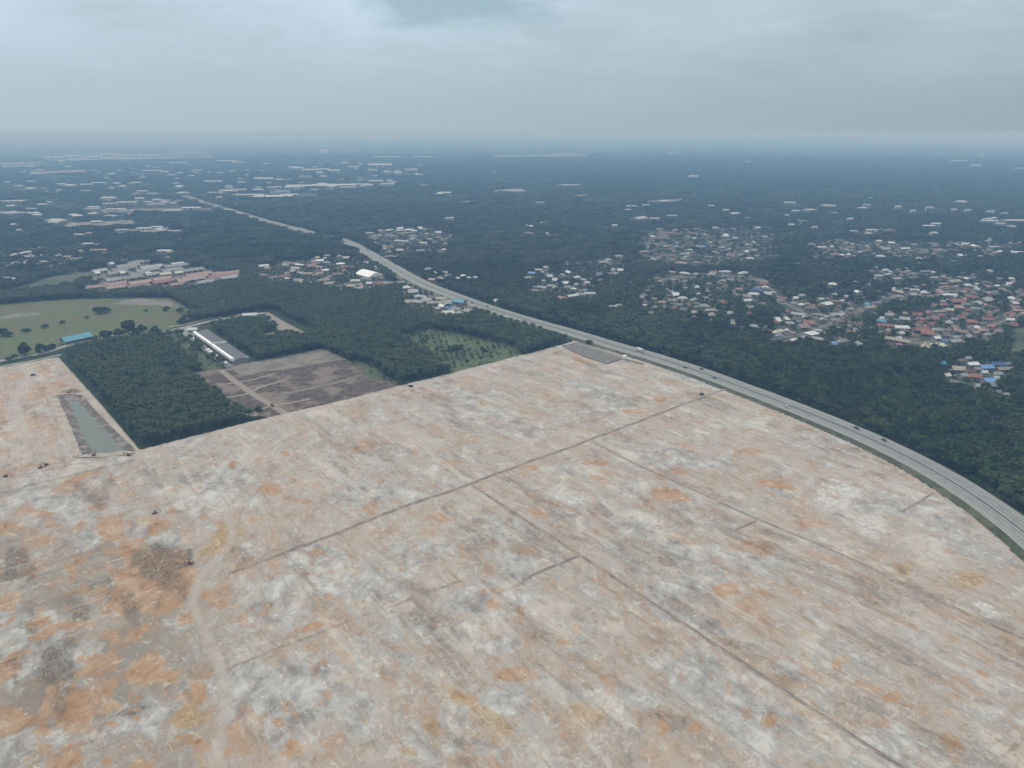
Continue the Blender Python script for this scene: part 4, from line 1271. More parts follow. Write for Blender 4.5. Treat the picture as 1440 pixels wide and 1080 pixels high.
for x0, y0, x1, y1, rc in rowsE:
    rc = random.choice(['red', 'pink', 'pink', 'brown']) if rc == 'red' else rc
    a, b_ = np.array(G(x0, y0)), np.array(G(x1, y1))
    L_ = float(np.linalg.norm(b_ - a))
    c_ = (a + b_) / 2
    building(0, 0, rc, EST, L_, 17 if L_ > 25 else 12, 4.6, math.atan2(b_[1] - a[1], b_[0] - a[0]), 'gable', noun='row house', cat='row house',
             group='rows of terraced houses in the estate', wc='white' if rc not in ('red', 'pink', 'brown') else 'cream', xy=tuple(c_))
    ro = BUILT[-1][0]
    if L_ > 40:
        pm_ = MB()
        nu = int(L_ / 7)
        for q in range(nu):
            if random.random() < .75:
                xa = -.5 + (q + .12) / nu
                xb = -.5 + (q + random.uniform(.5, .9)) / nu
                pm_.box(xa, xb, -.5 - random.uniform(.15, .36), -.47, .52, .60, random.randrange(3))
            if random.random() < .5:                # party walls standing above the roof
                pm_.box(-.5 + q / nu - .002, -.5 + q / nu + .002, -.5, .5, 1.0, 1.42, 0)
        pm_.build('porch_roof', [M_WALL['white'], roof_mat('silver'), roof_mat('grey')], ro)
    for q in range(int(L_ / 25) + 1):
        w_ = a + (b_ - a) * q / (int(L_ / 25) + 1)
        PLACED.append((*w_, 16, 5))

# warehouses on the far plain: px, py, width px, colour, height m
W8, W9, W10 = 'in the industrial area on the plain', 'on the far left of the plain', 'scattered on the far plain'
FAR = [
    (W8, [(300, 257, 24, 'white', 9), (372, 254, 25, 'white', 13), (420, 240, 16, 'silver', 14), (436, 242, 20, 'silver', 12), (450, 247, 9, 'white', 14), (485, 234, 9, 'white', 20), (498, 238, 14, 'silver', 13), (535, 236, 32, 'cream', 18), (524, 243, 12, 'beige', 14),
          (544, 248, 9, 'white', 20), (560, 249, 10, 'white', 20), (580, 243, 14, 'silver', 16), (430, 263, 50, 'silver', 9), (470, 262, 60, 'silver', 9), (505, 261, 30, 'silver', 8), (490, 265, 22, 'white', 7), (412, 267, 20, 'silver', 13), (400, 272, 16, 'silver', 10),
          (530, 258, 18, 'beige', 14), (545, 262, 20, 'silver', 12), (518, 264, 14, 'silver', 13), (470, 243, 16, 'silver', 12), (455, 240, 18, 'silver', 9), (350, 275, 40, 'beige', 5), (385, 277, 50, 'cream', 5), (408, 275, 24, 'cream', 6), (430, 252, 16, 'grey', 12), (412, 238, 14, 'silver', 12)]),
    (W9, [(25, 232, 50, 'beige', 10), (78, 224, 30, 'cream', 14), (87, 232, 7, 'white', 24), (105, 222, 20, 'silver', 16), (135, 223, 20, 'cream', 14), (155, 220, 22, 'silver', 18), (172, 221, 18, 'cream', 14), (205, 221, 38, 'silver', 14), (245, 220, 25, 'silver', 12),
          (270, 216, 40, 'silver', 10), (215, 242, 26, 'silver', 8), (250, 231, 26, 'silver', 10), (320, 228, 26, 'silver', 10), (140, 259, 20, 'silver', 8), (165, 260, 10, 'white', 9), (122, 261, 16, 'silver', 7), (45, 257, 12, 'silver', 8), (335, 230, 16, 'silver', 10),
          (155, 289, 18, 'beige', 8), (180, 287, 26, 'beige', 8), (197, 283, 12, 'white', 12), (132, 293, 14, 'white', 6), (165, 296, 26, 'beige', 6), (245, 298, 20, 'cream', 6), (270, 294, 24, 'cream', 6), (118, 318, 24, 'pink', 5), (137, 314, 14, 'white', 6), (100, 320, 14, 'silver', 5),
          (173, 326, 18, 'silver', 6), (203, 323, 18, 'cream', 5), (222, 321, 16, 'cream', 5), (228, 326, 12, 'white', 5), (245, 327, 16, 'beige', 5), (112, 332, 12, 'silver', 5), (128, 330, 12, 'pink', 5), (125, 345, 14, 'silver', 5), (140, 354, 22, 'pink', 5), (232, 355, 18, 'white', 5),
          (52, 303, 9, 'white', 9), (25, 302, 22, 'silver', 7), (45, 296, 14, 'silver', 7), (8, 302, 14, 'silver', 8), (20, 284, 30, 'beige', 5), (20, 318, 6, 'white', 6), (28, 326, 6, 'white', 6)]),
    (W10, [(625, 274, 18, 'cream', 10), (618, 275, 10, 'silver', 8), (595, 222, 28, 'white', 9), (545, 222, 36, 'silver', 9), (715, 220, 34, 'cream', 7), (760, 220, 30, 'cream', 10), (800, 219, 40, 'cream', 9), (946, 218, 11, 'white', 14), (975, 251, 13, 'white', 10),
           (725, 270, 26, 'silver', 6), (800, 261, 30, 'silver', 5), (632, 309, 12, 'silver', 6), (760, 286, 12, 'silver', 5), (883, 297, 8, 'silver', 6), (864, 320, 8, 'white', 7), (908, 290, 10, 'silver', 5), (1020, 298, 8, 'white', 7), (1000, 291, 10, 'silver', 6), (945, 305, 14, 'silver', 5),
           (920, 310, 14, 'silver', 7), (1110, 287, 15, 'white', 7), (1118, 300, 10, 'silver', 9), (1170, 291, 10, 'white', 6), (1218, 290, 10, 'silver', 6), (1262, 294, 8, 'white', 9), (1283, 300, 7, 'white', 9), (1306, 296, 10, 'silver', 10), (1341, 297, 6, 'silver', 7), (1360, 298, 8, 'white', 7),
           (1392, 300, 10, 'silver', 7), (1412, 302, 8, 'silver', 6), (1347, 228, 20, 'cream', 10), (1380, 221, 7, 'cream', 20), (1371, 236, 13, 'silver', 14), (1435, 239, 14, 'silver', 9), (1195, 310, 8, 'silver', 6), (1305, 320, 16, 'silver', 6), (1315, 317, 12, 'white', 6), (1225, 326, 16, 'silver', 6),
           (1220, 331, 8, 'white', 6), (1200, 327, 10, 'silver', 5), (1250, 326, 14, 'pink', 5), (1312, 332, 9, 'white', 9), (1390, 313, 22, 'white', 6), (1405, 317, 12, 'silver', 6), (1420, 321, 12, 'white', 6), (1112, 320, 7, 'white', 9), (1145, 322, 7, 'silver', 6), (450, 206, 8, 'silver', 10)])]
for where, lst in FAR:
    for px, py, w, rc, h in lst:
        x, y = G(px, py)
        d = y * CP + CAM_H * SP
        L_ = w * d / F
        wd_ = min(max(.5 * L_, 14), 90)
        h = h * (1.15 if d > 3500 else .85)
        building(px, py, rc, where, L_, wd_, h, .03 * random.uniform(-1, 1) + (.12 if px < 720 else -.05), 'shed', noun='warehouse', cat='warehouse',
                 group='warehouses ' + where, parts=False, wc={'pink': 'cream'}.get(rc, 'white'))
        for k in range(-2, 3):
            PLACED.append((x + k * L_ / 5, y, 30 + .1 * L_, h))
# white dome on the skyline
x, y = G(456, 217)
d = y * CP + CAM_H * SP
dome = empty('domed_hall', (x, y, 0))
tag(dome, 'white domed hall standing out on the hazy plain', 'hall')
rd = 7 * d / F
mb = MB()
prev = None
rings = []
for k in range(9):
    a = k / 8 * math.pi / 2
    rings.append([(rd * math.cos(a) * math.cos(2 * math.pi * j / 24), rd * math.cos(a) * math.sin(2 * math.pi * j / 24), 10 + .8 * rd * math.sin(a)) for j in range(24)])
vs = [q for r_ in rings for q in r_]
fs = [(k * 24 + j, k * 24 + (j + 1) % 24, (k + 1) * 24 + (j + 1) % 24, (k + 1) * 24 + j) for k in range(8) for j in range(24)]
mb.add(vs, fs)
mb.build('dome', [M_WALL['bright']], dome, True)
mb = MB()
mb.tube((0, 0, 0), (0, 0, 10), rd * 1.02, rd * 1.02, 24)
mb.box(-rd * 1.9, -rd * .9, -20, 20, 0, 9)
mb.build('wall', [M_WALL['white']], dome)
# bare land strips far out
BARE = []
for k, (x0, x1, y0, y1, mt) in enumerate([(640, 672, 283, 287, 'cream'), (795, 834, 274, 278, 'cream'), (1090, 1174, 210, 215, 'cream'), (905, 962, 281, 286, 'beige'), (300, 350, 266, 272, 'beige'), (330, 450, 274, 279, 'green'),
                                          (0, 42, 281, 286, 'green'), (40, 125, 240, 245, 'beige'), (690, 740, 266, 272, 'beige'), (690, 830, 217.5, 221, 'cream'), (130, 300, 294, 299, 'beige'), (90, 190, 312, 320, 'beige'), (160, 240, 322, 330, 'beige'),
                                          (0, 60, 229, 236, 'beige'), (60, 300, 219, 225, 'beige'), (110, 150, 343, 348, 'beige'), (1090, 1130, 287, 291, 'green'), (690, 720, 325, 329, 'green')]):
    px0, px1 = x0, x1
    mt_ = {'cream': M_TAN, 'beige': M_CLEARP, 'green': M_FIELD2}[mt]
    sl = -.35 * (y1 - y0) if k not in (2,) else .3 * (y1 - y0)
    BARE.append([(x0, y1 - sl * .5 + 1), (x1, y1 + sl + 1), (x1 + 3, y0 + sl), (x0 + 4, y0 - sl * .5)])
    sheet('bare_land', [(x0, y1 - sl * .5), (x1, y1 + sl), (x1 + 3, y0 + sl), (x0 + 4, y0 - sl * .5)], .3 + .02 * k, mt_, 'pale strip of open land far out on the plain', jag=12, step=60)
# village yards
YARDS = [
    [(1085, 435), (1180, 400), (1240, 430), (1215, 470), (1170, 492), (1090, 478)], [(1225, 450), (1300, 432), (1440, 425), (1440, 455), (1390, 478), (1350, 496), (1250, 490)],
    [(1210, 378), (1300, 380), (1440, 400), (1440, 428), (1340, 432), (1250, 418)], [(920, 385), (1085, 380), (1090, 425), (1020, 450), (900, 440), (880, 425)],
    [(900, 325), (1090, 318), (1090, 365), (990, 380), (900, 372)], [(1135, 338), (1440, 338), (1440, 364), (1290, 370), (1140, 368)], [(738, 385), (770, 374), (880, 360), (880, 385), (840, 422), (780, 430), (740, 415)],
    [(1325, 522), (1350, 506), (1420, 512), (1425, 528), (1395, 548), (1345, 550)], [(510, 332), (545, 322), (610, 320), (640, 335), (630, 358), (555, 368), (530, 352)],
    [(360, 378), (400, 366), (455, 362), (505, 366), (545, 390), (545, 410), (500, 412), (450, 405), (380, 402)], [(560, 404), (590, 402), (680, 432), (660, 446), (610, 448), (570, 432)],
    [(118, 411), (125, 392), (180, 370), (265, 372), (340, 386), (336, 397), (265, 405), (180, 412)]]
for k, yp in enumerate(YARDS):
    sheet('village_ground', yp, .06 + .01 * k, M_YARD if k not in (10, 11) else M_GRAVEL, 'mixed grass and bare yards between the houses', jag=6)
# village streets
for px in ([(925, 395), (985, 385), (1060, 392), (1110, 430), (1160, 452)], [(1085, 478), (1140, 466), (1200, 440), (1262, 416), (1340, 410), (1440, 412)], [(1250, 484), (1310, 480), (1360, 470), (1440, 440)],
           [(905, 368), (960, 352), (1030, 350), (1090, 346)], [(745, 408), (790, 405), (840, 418)], [(840, 400), (880, 380), (925, 362)]):
    lane('village_street', px, 4.5, M_GRAVEL, 'narrow street winding through the village', .35)

# labels of the buildings: rank from the left among those of one colour, noun and place
from collections import defaultdict
byk = defaultdict(list)
for o, rc, noun, where, px in BUILT:
    byk[(rc, noun, where)].append((px, o))
for (rc, noun, where), lst in byk.items():
    lst.sort(key=lambda q: q[0])
    n = len(lst)
    for k, (px, o) in enumerate(lst):
        col = f'{rc}-roofed {noun}'
        if n == 1:
            o['label'] = f'the one {col} {where}'
        elif k == 0:
            o['label'] = f'leftmost {col} {where}'
        elif k == n - 1:
            o['label'] = f'rightmost {col} {where}'
        else:
            o['label'] = f'{ORD[k + 1]} {col} from the left {where}'

# ------------------------------------------------------------------ trees
def leaf_cards(n, lobes, size, rng, droop=0.0):
    v, f = [], []
    wts = np.array([l[3] ** 2 for l in lobes])
    wts = wts / wts.sum()
    for _ in range(n):
        cx, cy, cz, r_, sq = lobes[rng.choice(len(lobes), p=wts)]
        d = rng.normal(size=3)
        d /= np.linalg.norm(d)
        if d[2] < -.35:
            d[2] *= -1
        rr = r_ * (rng.random() ** .28)
        c = np.array([cx + d[0] * rr, cy + d[1] * rr, cz + d[2] * rr * sq])
        nrm = d + rng.normal(size=3) * .55
        nrm /= np.linalg.norm(nrm)
        u = np.cross(nrm, rng.normal(size=3))
        u /= np.linalg.norm(u)
        w = np.cross(nrm, u)
        s_ = size * rng.uniform(.6, 1.35)
        k = len(v)
        bend = nrm * s_ * .25
        v += [tuple(c - u * s_), tuple(c + w * s_ * .7 - bend * .0), tuple(c + u * s_ - bend), tuple(c - w * s_ * .7)]
        f.append((k, k + 1, k + 2, k + 3))
    return v, f


def broadleaf(seed, h=9.0, rad=4.2, n=330, size=.8, tall=1.0):
    rng = np.random.default_rng(seed)
    lobes = [(0, 0, h * .68, rad * .62, .8 * tall)]
    tr = MB()
    tr.tube((0, 0, -.3), (rng.uniform(-.3, .3), rng.uniform(-.3, .3), h * .5), .26, .16)
    for k in range(rng.integers(5, 8)):
        a = k * 2.4 + rng.uniform(-.5, .5)
        d = rad * rng.uniform(.42, .72)
        z = h * rng.uniform(.48, .86) * (1 if tall < 1.2 else rng.uniform(.8, 1.15))
        r_ = rad * rng.uniform(.34, .52)
        lobes.append((d * math.cos(a), d * math.sin(a), z, r_, rng.uniform(.65, .95)))
        tr.tube((0, 0, h * .38), (d * .8 * math.cos(a), d * .8 * math.sin(a), z - r_ * .2), .12, .05, 5)
    v, f = leaf_cards(n, lobes, size, rng)
    return tr, (v, f)


def palm(seed, h=7.0, n=26, L=4.6):
    rng = np.random.default_rng(seed)
    tr = MB()
    tr.tube((0, 0, -.3), (0, 0, h - .6), .34, .27, 7)
    v, f = [], []
    for k in range(n):
        a = k * 2.39996 + rng.uniform(-.15, .15)
        e0 = R(72) - (k / n) * R(88) + rng.uniform(-.1, .1)
        px_, pz, e = .2, h - .5, e0
        ln_ = L * rng.uniform(.85, 1.1)
        prof = []
        for j in range(6):
            prof.append((px_, pz))
            px_ += ln_ / 5 * math.cos(e)
            pz += ln_ / 5 * math.sin(e)
            e -= .30
        wd = [.12, .62, .82, .8, .58, .06]
        o = len(v)
        ca, sa = math.cos(a), math.sin(a)
        for (r_, z), w_ in zip(prof, wd):
            for s_, dz in ((-1, -.45), (0, 0), (1, -.45)):
                v.append((r_ * ca - s_ * w_ * sa, r_ * sa + s_ * w_ * ca, z + dz * w_))
        for j in range(5):
            b_ = o + j * 3
            f += [(b_, b_ + 1, b_ + 4, b_ + 3), (b_ + 1, b_ + 2, b_ + 5, b_ + 4)]
    return tr, (v, f)


PROTO = {}


def proto(name, pair, mat):
    tr, (v, f) = pair
    crown = bpy.data.meshes.new('crown')
    crown.from_pydata(v, [], f)
    crown.materials.append(mat)
    crown.update()
    trunk = tr.mesh('trunk', [M_BARK])
    both = MB()
    both.add(tr.v, tr.f, 1)
    both.add(v, f, 0)
    PROTO[name] = (trunk, crown, both.mesh(name, [mat, M_BARK]))


for k in range(4):
    proto(f'broad{k}', broadleaf(100 + k, h=9 + k * .7, rad=4.3 + .3 * k, tall=1.0 + .25 * (k == 2)), M_BROAD)
for k in range(2):
    proto(f'palm{k}', palm(200 + k, 6.6 + k), M_PALM)
for k in range(2):
    proto(f'scrub{k}', broadleaf(300 + k, 3.6, 2.0, 110, .6), M_SCRUB)

def bush(seed):
    rng = np.random.default_rng(seed)
    tr = MB()
    tr.tube((0, 0, -.3), (.1, .1, 3.0), .3, .15)
    lobes = [(0, 0, 3.2, 2.9, .85)]
    for k in range(7):
        a = k * 2.4 + rng.uniform(-.4, .4)
        d = rng.uniform(1.6, 3.0)
        tr.tube((0, 0, 1.0), (d * .7 * math.cos(a), d * .7 * math.sin(a), 2.4), .12, .05, 5)
        lobes.append((d * math.cos(a), d * math.sin(a), rng.uniform(1.6, 4.4), rng.uniform(1.5, 2.2), .85))
    v, f = leaf_cards(420, lobes, .75, rng)
    return tr, (v, f)


for k in range(4):
    proto(f'bush{k}', bush(500 + k), M_BROAD)


def clump(seed, pal):
    rng = np.random.default_rng(seed)
    b_ = MB()
    for k in range(7):
        a = k * 2.4
        d = 0 if k == 0 else rng.uniform(5, 9.5)
        h = rng.uniform(.75, 1.15)
        if pal:
            tr, (v, f) = palm(seed * 9 + k, 6.5 * h, 13, 4.6)
        else:
            tr, (v, f) = broadleaf(seed * 9 + k, 8.5 * h, 4.6, 75, 1.35)
        dx, dy = d * math.cos(a), d * math.sin(a)
        b_.add([(x + dx, y + dy, z) for x, y, z in v], f)
    return b_.mesh('tree_clump', [M_PALM if pal else M_BROAD])


CL = [clump(41, False), clump(42, False), clump(43, True), clump(44, False)]


def proto_collection(name, meshes):
    c_ = bpy.data.collections.new(name)
    for k, me_ in enumerate(meshes):
        o = bpy.data.objects.new(f'{name}_{k:02d}', me_)
        c_.objects.link(o)
    return c_


def scatter(name, pts, scl, rot, idx_, coll, label, flat=1.0):
    n = len(pts)
    me_ = bpy.data.meshes.new(name)
    me_.vertices.add(n)
    me_.vertices.foreach_set('co', np.ascontiguousarray(pts, np.float32).ravel())
    for nm, tp, arr in (('idx', 'INT', idx_),):
        at = me_.attributes.new(nm, tp, 'POINT')
        at.data.foreach_set('value', np.ascontiguousarray(arr, np.float32 if tp == 'FLOAT' else np.int32))
    at = me_.attributes.new('rot', 'FLOAT_VECTOR', 'POINT')
    at.data.foreach_set('vector', np.ascontiguousarray(np.stack([rot * 0, rot * 0, rot], 1), np.float32).ravel())
    at = me_.attributes.new('scl', 'FLOAT_VECTOR', 'POINT')
    at.data.foreach_set('vector', np.ascontiguousarray(np.stack([scl, scl, scl * flat], 1), np.float32).ravel())
    o = link(bpy.data.objects.new(name, me_))
    ng = bpy.data.node_groups.new(name, 'GeometryNodeTree')
    ng.interface.new_socket('Geometry', in_out='INPUT', socket_type='NodeSocketGeometry')
    ng.interface.new_socket('Geometry', in_out='OUTPUT', socket_type='NodeSocketGeometry')
    gi, go = ng.nodes.new('NodeGroupInput'), ng.nodes.new('NodeGroupOutput')
    ip = ng.nodes.new('GeometryNodeInstanceOnPoints')
    ci = ng.nodes.new('GeometryNodeCollectionInfo')
    ci.inputs['Collection'].default_value = coll
    ci.inputs['Separate Children'].default_value = True
    ci.inputs['Reset Children'].default_value = True

    def attr(nm, tp):
        a_ = ng.nodes.new('GeometryNodeInputNamedAttribute')
        a_.data_type = tp
        a_.inputs['Name'].default_value = nm
        return a_.outputs['Attribute']
    L_ = ng.links.new
    L_(gi.outputs[0], ip.inputs['Points'])
    L_(ci.outputs[0], ip.inputs['Instance'])
    ip.inputs['Pick Instance'].default_value = True
    L_(attr('idx', 'INT'), ip.inputs['Instance Index'])
    L_(attr('rot', 'FLOAT_VECTOR'), ip.inputs['Rotation'])
    L_(attr('scl', 'FLOAT_VECTOR'), ip.inputs['Scale'])
    L_(ip.outputs[0], go.inputs[0])
    md = o.modifiers.new('scatter', 'NODES')
    md.node_group = ng
    return tag(o, label, kind='stuff')


CO_NEAR = proto_collection('tree_kinds', [PROTO[k][2] for k in ('broad0', 'broad1', 'broad2', 'broad3', 'palm0', 'palm1', 'scrub0', 'scrub1', 'bush0', 'bush1')])
CO_CLUMP = proto_collection('clump_kinds', CL)

FIELDS = [GP(q) for q in (FIELD_W, CLEAR, [(-60, 420), (0, 410), (60, 393), (110, 380), (140, 384), (120, 396), (70, 408), (0, 416)],
                          [(248, 463), (291, 460), (352, 506), (340, 518), (318, 517)], [(372, 441), (392, 452), (424, 469), (412, 471), (378, 478), (372, 470), (392, 464), (380, 452)],
                          [(1425, 462), (1500, 455), (1500, 520), (1440, 500), (1410, 515), (1420, 490)])]
FIELDS += [GP(q) for q in BARE]
SCRUBS = [GP(q) for q in (SCRUB, [(490, 505), (520, 512), (560, 540), (540, 536), (510, 526)], [(236, 468), (254, 474), (300, 508), (318, 518), (285, 522), (262, 505)])]
YARDG = [GP(q) for q in YARDS]
LANES = [GP(q) for q in ([(-100, 530), (0, 508), (60, 497), (95, 486), (150, 474), (222, 468), (262, 460), (300, 451), (345, 444), (374, 440)], [(374, 440), (392, 451), (424, 468)],
                         [(-100, 540), (0, 516), (50, 507), (86, 499)], [(545, 399), (570, 396), (600, 402), (635, 414), (668, 432)], [(480, 402), (515, 399), (570, 396), (583, 388)],
                         [(925, 395), (985, 385), (1060, 392), (1110, 430), (1160, 452)], [(1085, 478), (1140, 466), (1200, 440), (1262, 416), (1340, 410), (1440, 412)], [(1250, 484), (1310, 480), (1360, 470), (1440, 440)])]
PL = np.array(PLACED)


def keep(x, y, h):
    """False where no tree of height h may stand"""
    k = ~inside(x, y, SITE_POLY)
    rim = seg_dist(x, y, SITE_POLY[1:14])
    k &= rim > 4
    dist = np.hypot(x, y)
    ux, uy = x / dist, y / dist
    hide = h * dist / CAM_H
    vis = (P(x, y)[0] > 480) | (P(x, y)[0] < 446)
    for q in (0, .35, .65):
        k &= (seg_dist(x + ux * hide * q, y + uy * hide * q, HWY_COARSE) > np.where(vis, 18 if q == 0 else 13, 6)) | (q > 0) & ~vis
    for fp in FIELDS:
        k &= ~inside(x, y, fp)
    for ln_ in LANES:
        k &= seg_dist(x, y, ln_) > np.where(x < -150, 15, 9)
        for q in (.4, .8):
            k &= seg_dist(x + ux * hide * q, y + uy * hide * q, ln_) > 6
    for hx, hy, hr, hh in PLACED:
        near = np.abs(y - hy) < 160 + hr
        near &= np.abs(x - hx) < 160 + hr
        j = np.nonzero(near & k)[0]
        if len(j):
            cl = np.clip((h[j] * .95 - hh * .35), 0, 99) * dist[j] / CAM_H * np.where(dist[j] > 2300, .85, .55)
            tx, ty = -hx / math.hypot(hx, hy), -hy / math.hypot(hx, hy)
            t_ = np.clip((x[j] - hx) * tx + (y[j] - hy) * ty, 0, cl)
            k[j] &= np.hypot(x[j] - hx - t_ * tx, y[j] - hy - t_ * ty) > hr * .70 + 1.2
    return k


def lattice(x0, x1, y0, y1, s_, jit, ang=0.0):
    """staggered grid of planting spots"""
    diag = math.hypot(x1 - x0, y1 - y0)
    u = np.arange(-diag / 2, diag / 2, s_)
    w = np.arange(-diag / 2, diag / 2, s_ * .866)
    Ug, Wg = np.meshgrid(u, w)
    Ug = Ug + (np.arange(len(w)) % 2)[:, None] * s_ / 2
    cx, cy = (x0 + x1) / 2, (y0 + y1) / 2
    x = Ug.ravel() * math.cos(ang) - Wg.ravel() * math.sin(ang) + cx + RNG.normal(size=Ug.size) * jit
    y = Ug.ravel() * math.sin(ang) + Wg.ravel() * math.cos(ang) + cy + RNG.normal(size=Ug.size) * jit
    return x, y


D1, D2 = 1250.0, 2400.0
# woods of single trees, out to D1
x, y = lattice(-1250, 1250, 150, D1 + 50, 6.8, 1.5, .3)
k = (np.abs(x) < .84 * y + 130) & (np.hypot(x, y) < D1) & (y > 200)
x, y = x[k], y[k]
PXa, PYa = P(x, y)
east = np.array([True] * len(x))
# side of the highway: compare with nearest highway point
hx = np.interp(y, HWY[::-1, 1], HWY[::-1, 0])
east = x > hx
xw, yw = lattice(-1250, 1250, 150, D1 + 50, 7.9, 1.0, ANG2)
kw = (np.abs(xw) < .84 * yw + 130) & (np.hypot(xw, yw) < D1) & (yw > 200) & (xw <= np.interp(yw, HWY[::-1, 1], HWY[::-1, 0]))
x, y = np.concatenate([x[east], xw[kw]]), np.concatenate([y[east], yw[kw]])
east = np.concatenate([np.ones(east.sum(), bool), np.zeros(kw.sum(), bool)])
hgt = np.where(east, 9.5, 7.5)
k = keep(x, y, hgt)
x, y, east = x[k], y[k], east[k]
patch = fbm(x, y, 110, 4, 91)
fine = fbm(x, y, 24, 3, 92)
inyard = np.zeros(len(x), bool)
for q in YARDG:
    inyard |= inside(x, y, q)
inscrub = np.zeros(len(x), bool)
for q in SCRUBS:
    inscrub |= inside(x, y, q)
r1, r2 = RNG.random(len(x)), RNG.random(len(x))
palmy = np.where(east, (patch > .56) & (r1 < .8), r1 < .985)
idx_ = np.where(palmy, 4 + (r2 * 2).astype(int), (r2 * 4).astype(int))
idx_ = np.where(inscrub, np.where(r1 < .85, 6 + (r2 * 2).astype(int), (r2 * 4).astype(int)), idx_)
scl = np.where(palmy, np.where(east, .8, .98) + np.where(east, .5, .12) * RNG.random(len(x)), (.50 + .50 * fine + .38 * RNG.random(len(x)) ** 2))
scl = np.where(inscrub, .5 + .9 * RNG.random(len(x)) ** 1.5, scl)
scl = np.where(inyard & ~inscrub, scl * (.5 + .42 * RNG.random(len(x))), scl)
kp = np.ones(len(x), bool)
kp &= ~(inyard & (RNG.random(len(x)) < .16))
kp &= ~(inscrub & (RNG.random(len(x)) < .35))
kp &= ~(east & ~palmy & (fine < .33) & (RNG.random(len(x)) < .6))
x, y, idx_, scl, east, inyard, inscrub = [q[kp] for q in (x, y, idx_, scl, east, inyard, inscrub)]
rot = RNG.random(len(x)) * 6.283
PXa, PYa = P(x, y, 5)
# the trees that show largest in the photograph become objects of their own
infr = (PXa > -10) & (PXa < 1450) & (PYa < 1085) & ~inscrub
order = np.argsort(np.where(infr, np.hypot(x, y), 1e9))
own = order[:240]
rest = np.ones(len(x), bool)
rest[own] = False
KINDS_ = ['broad0', 'broad1', 'broad2', 'broad3', 'palm0', 'palm1', 'scrub0', 'scrub1']
TL = {0: ('broadleaf_tree', 'dark leafy tree with a rounded crown in the woods beside the highway bend'),
      1: ('oil_palm', 'dark feathery oil palm in the plantation beside the bare site'), 2: ('oil_palm', 'feathery palm standing among the woods beside the highway')}


def make_tree(kind, name):
    o = empty(name)
    link(bpy.data.objects.new('trunk', PROTO[kind][0]), o)
    link(bpy.data.objects.new('crown', PROTO[kind][1]), o)
    return o


first = {}


def plant(kind, xx, yy, sc, rz, name, label, group=None, sz=None):
    key = (kind, name)
    if key not in first:
        o = first[key] = make_tree(kind, name)
    else:
        o = copy_tree(first[key])
    o.location = (xx, yy, 0)
    o.rotation_euler = (0, 0, rz)
    o.scale = (sc, sc, sz or sc)
    tag(o, label, 'palm' if 'palm' in name else 'tree', group)
    if not group and 'group' in o:
        del o['group']
    return o


for j in own:
    kd = KINDS_[idx_[j]]
    if kd.startswith('palm'):
        nm, lb = TL[2 if east[j] else 1]
        gp = 'palms among the roadside woods' if east[j] else 'palms of the plantation by the site'
    else:
        nm, lb = TL[0]
        gp = 'trees of the woods by the highway'
        if not east[j]:
            lb, gp = 'dark leafy tree among the palms beside the bare site', 'leafy trees among the plantation palms'
    plant(kd, x[j], y[j], float(scl[j]), float(rot[j]), nm, lb, gp)
for nm, sel, lb in (('woodland', rest & east, 'thick mixed woods on the far side of the highway'), ('plantation', rest & ~east & ~inscrub, 'dark oil palm plantation and woods left of the highway'),
                    ('scrub_growth', rest & ~east & inscrub, 'pale scrub scattered over the rough clearings')):
    scatter(nm, np.stack([x[sel], y[sel], np.zeros(sel.sum())], 1), scl[sel], rot[sel], idx_[sel], CO_NEAR, lb)

ux_, uy_, = [], []
for q in range(5):
    L_ = off(18.5 + q * 3.2)[i0 - 20:]
    jx = RNG.normal(size=L_.shape) * 1.6
    ux_.append(L_[:, 0] + jx[:, 0])
    uy_.append(L_[:, 1] + jx[:, 1])
x, y = np.concatenate(ux_), np.concatenate(uy_)
scatter('undergrowth', np.stack([x, y, np.zeros(len(x))], 1), .35 + .4 * RNG.random(len(x)), RNG.random(len(x)) * 6.283, 8 + (RNG.random(len(x)) * 2).astype(int), CO_NEAR, 'low dense bushes along the forest edge of the highway')
# farther woods as clumps of crowns
for (da, db, s_, sc0, nm, lb) in ((D1, D2, 15.0, 1.0, 'middle_woodland', 'woods and plantations around the villages'), (D2, 8600.0, 26.0, 1.8, 'distant_woodland', 'hazy far woods on the plain')):
    x, y = lattice(-db, db, 0, db + 200, s_, s_ * .16, .2)
    d = np.hypot(x, y)
    k = (np.abs(x) < .80 * y + 160) & (d < db) & (d >= da)
    x, y = x[k], y[k]
    k = keep(x, y, np.full(len(x), 8.0 if db < 3000 else 9.0))
    x, y = x[k], y[k]
    iy = np.zeros(len(x), bool)
    for q in YARDG:
        iy |= inside(x, y, q)
    k = ~(iy & (RNG.random(len(x)) < .12))
    x, y, iy = x[k], y[k], iy[k]
    pt = fbm(x, y, 420, 4, 95)
    r_ = RNG.random(len(x))
    k = ~((pt > .60) & (r_ < .5)) & (RNG.random(len(x)) > sstep(5400, 8500, np.hypot(x, y)))
    x, y, iy, pt, r_ = [q[k] for q in (x, y, iy, pt, r_)]
    ii = np.where((pt > .5) & (r_ < .7), 2, np.array([0, 1, 3])[(RNG.random(len(x)) * 3).astype(int)])
    sc = sc0 * (.7 + .5 * RNG.random(len(x))) * np.where(iy, .5, 1)
    scatter(nm, np.stack([x, y, np.zeros(len(x))], 1), np.minimum(sc, 2.0), RNG.random(len(x)) * 6.283, ii, CO_CLUMP, lb, 1.0 if db < 3000 else .62)

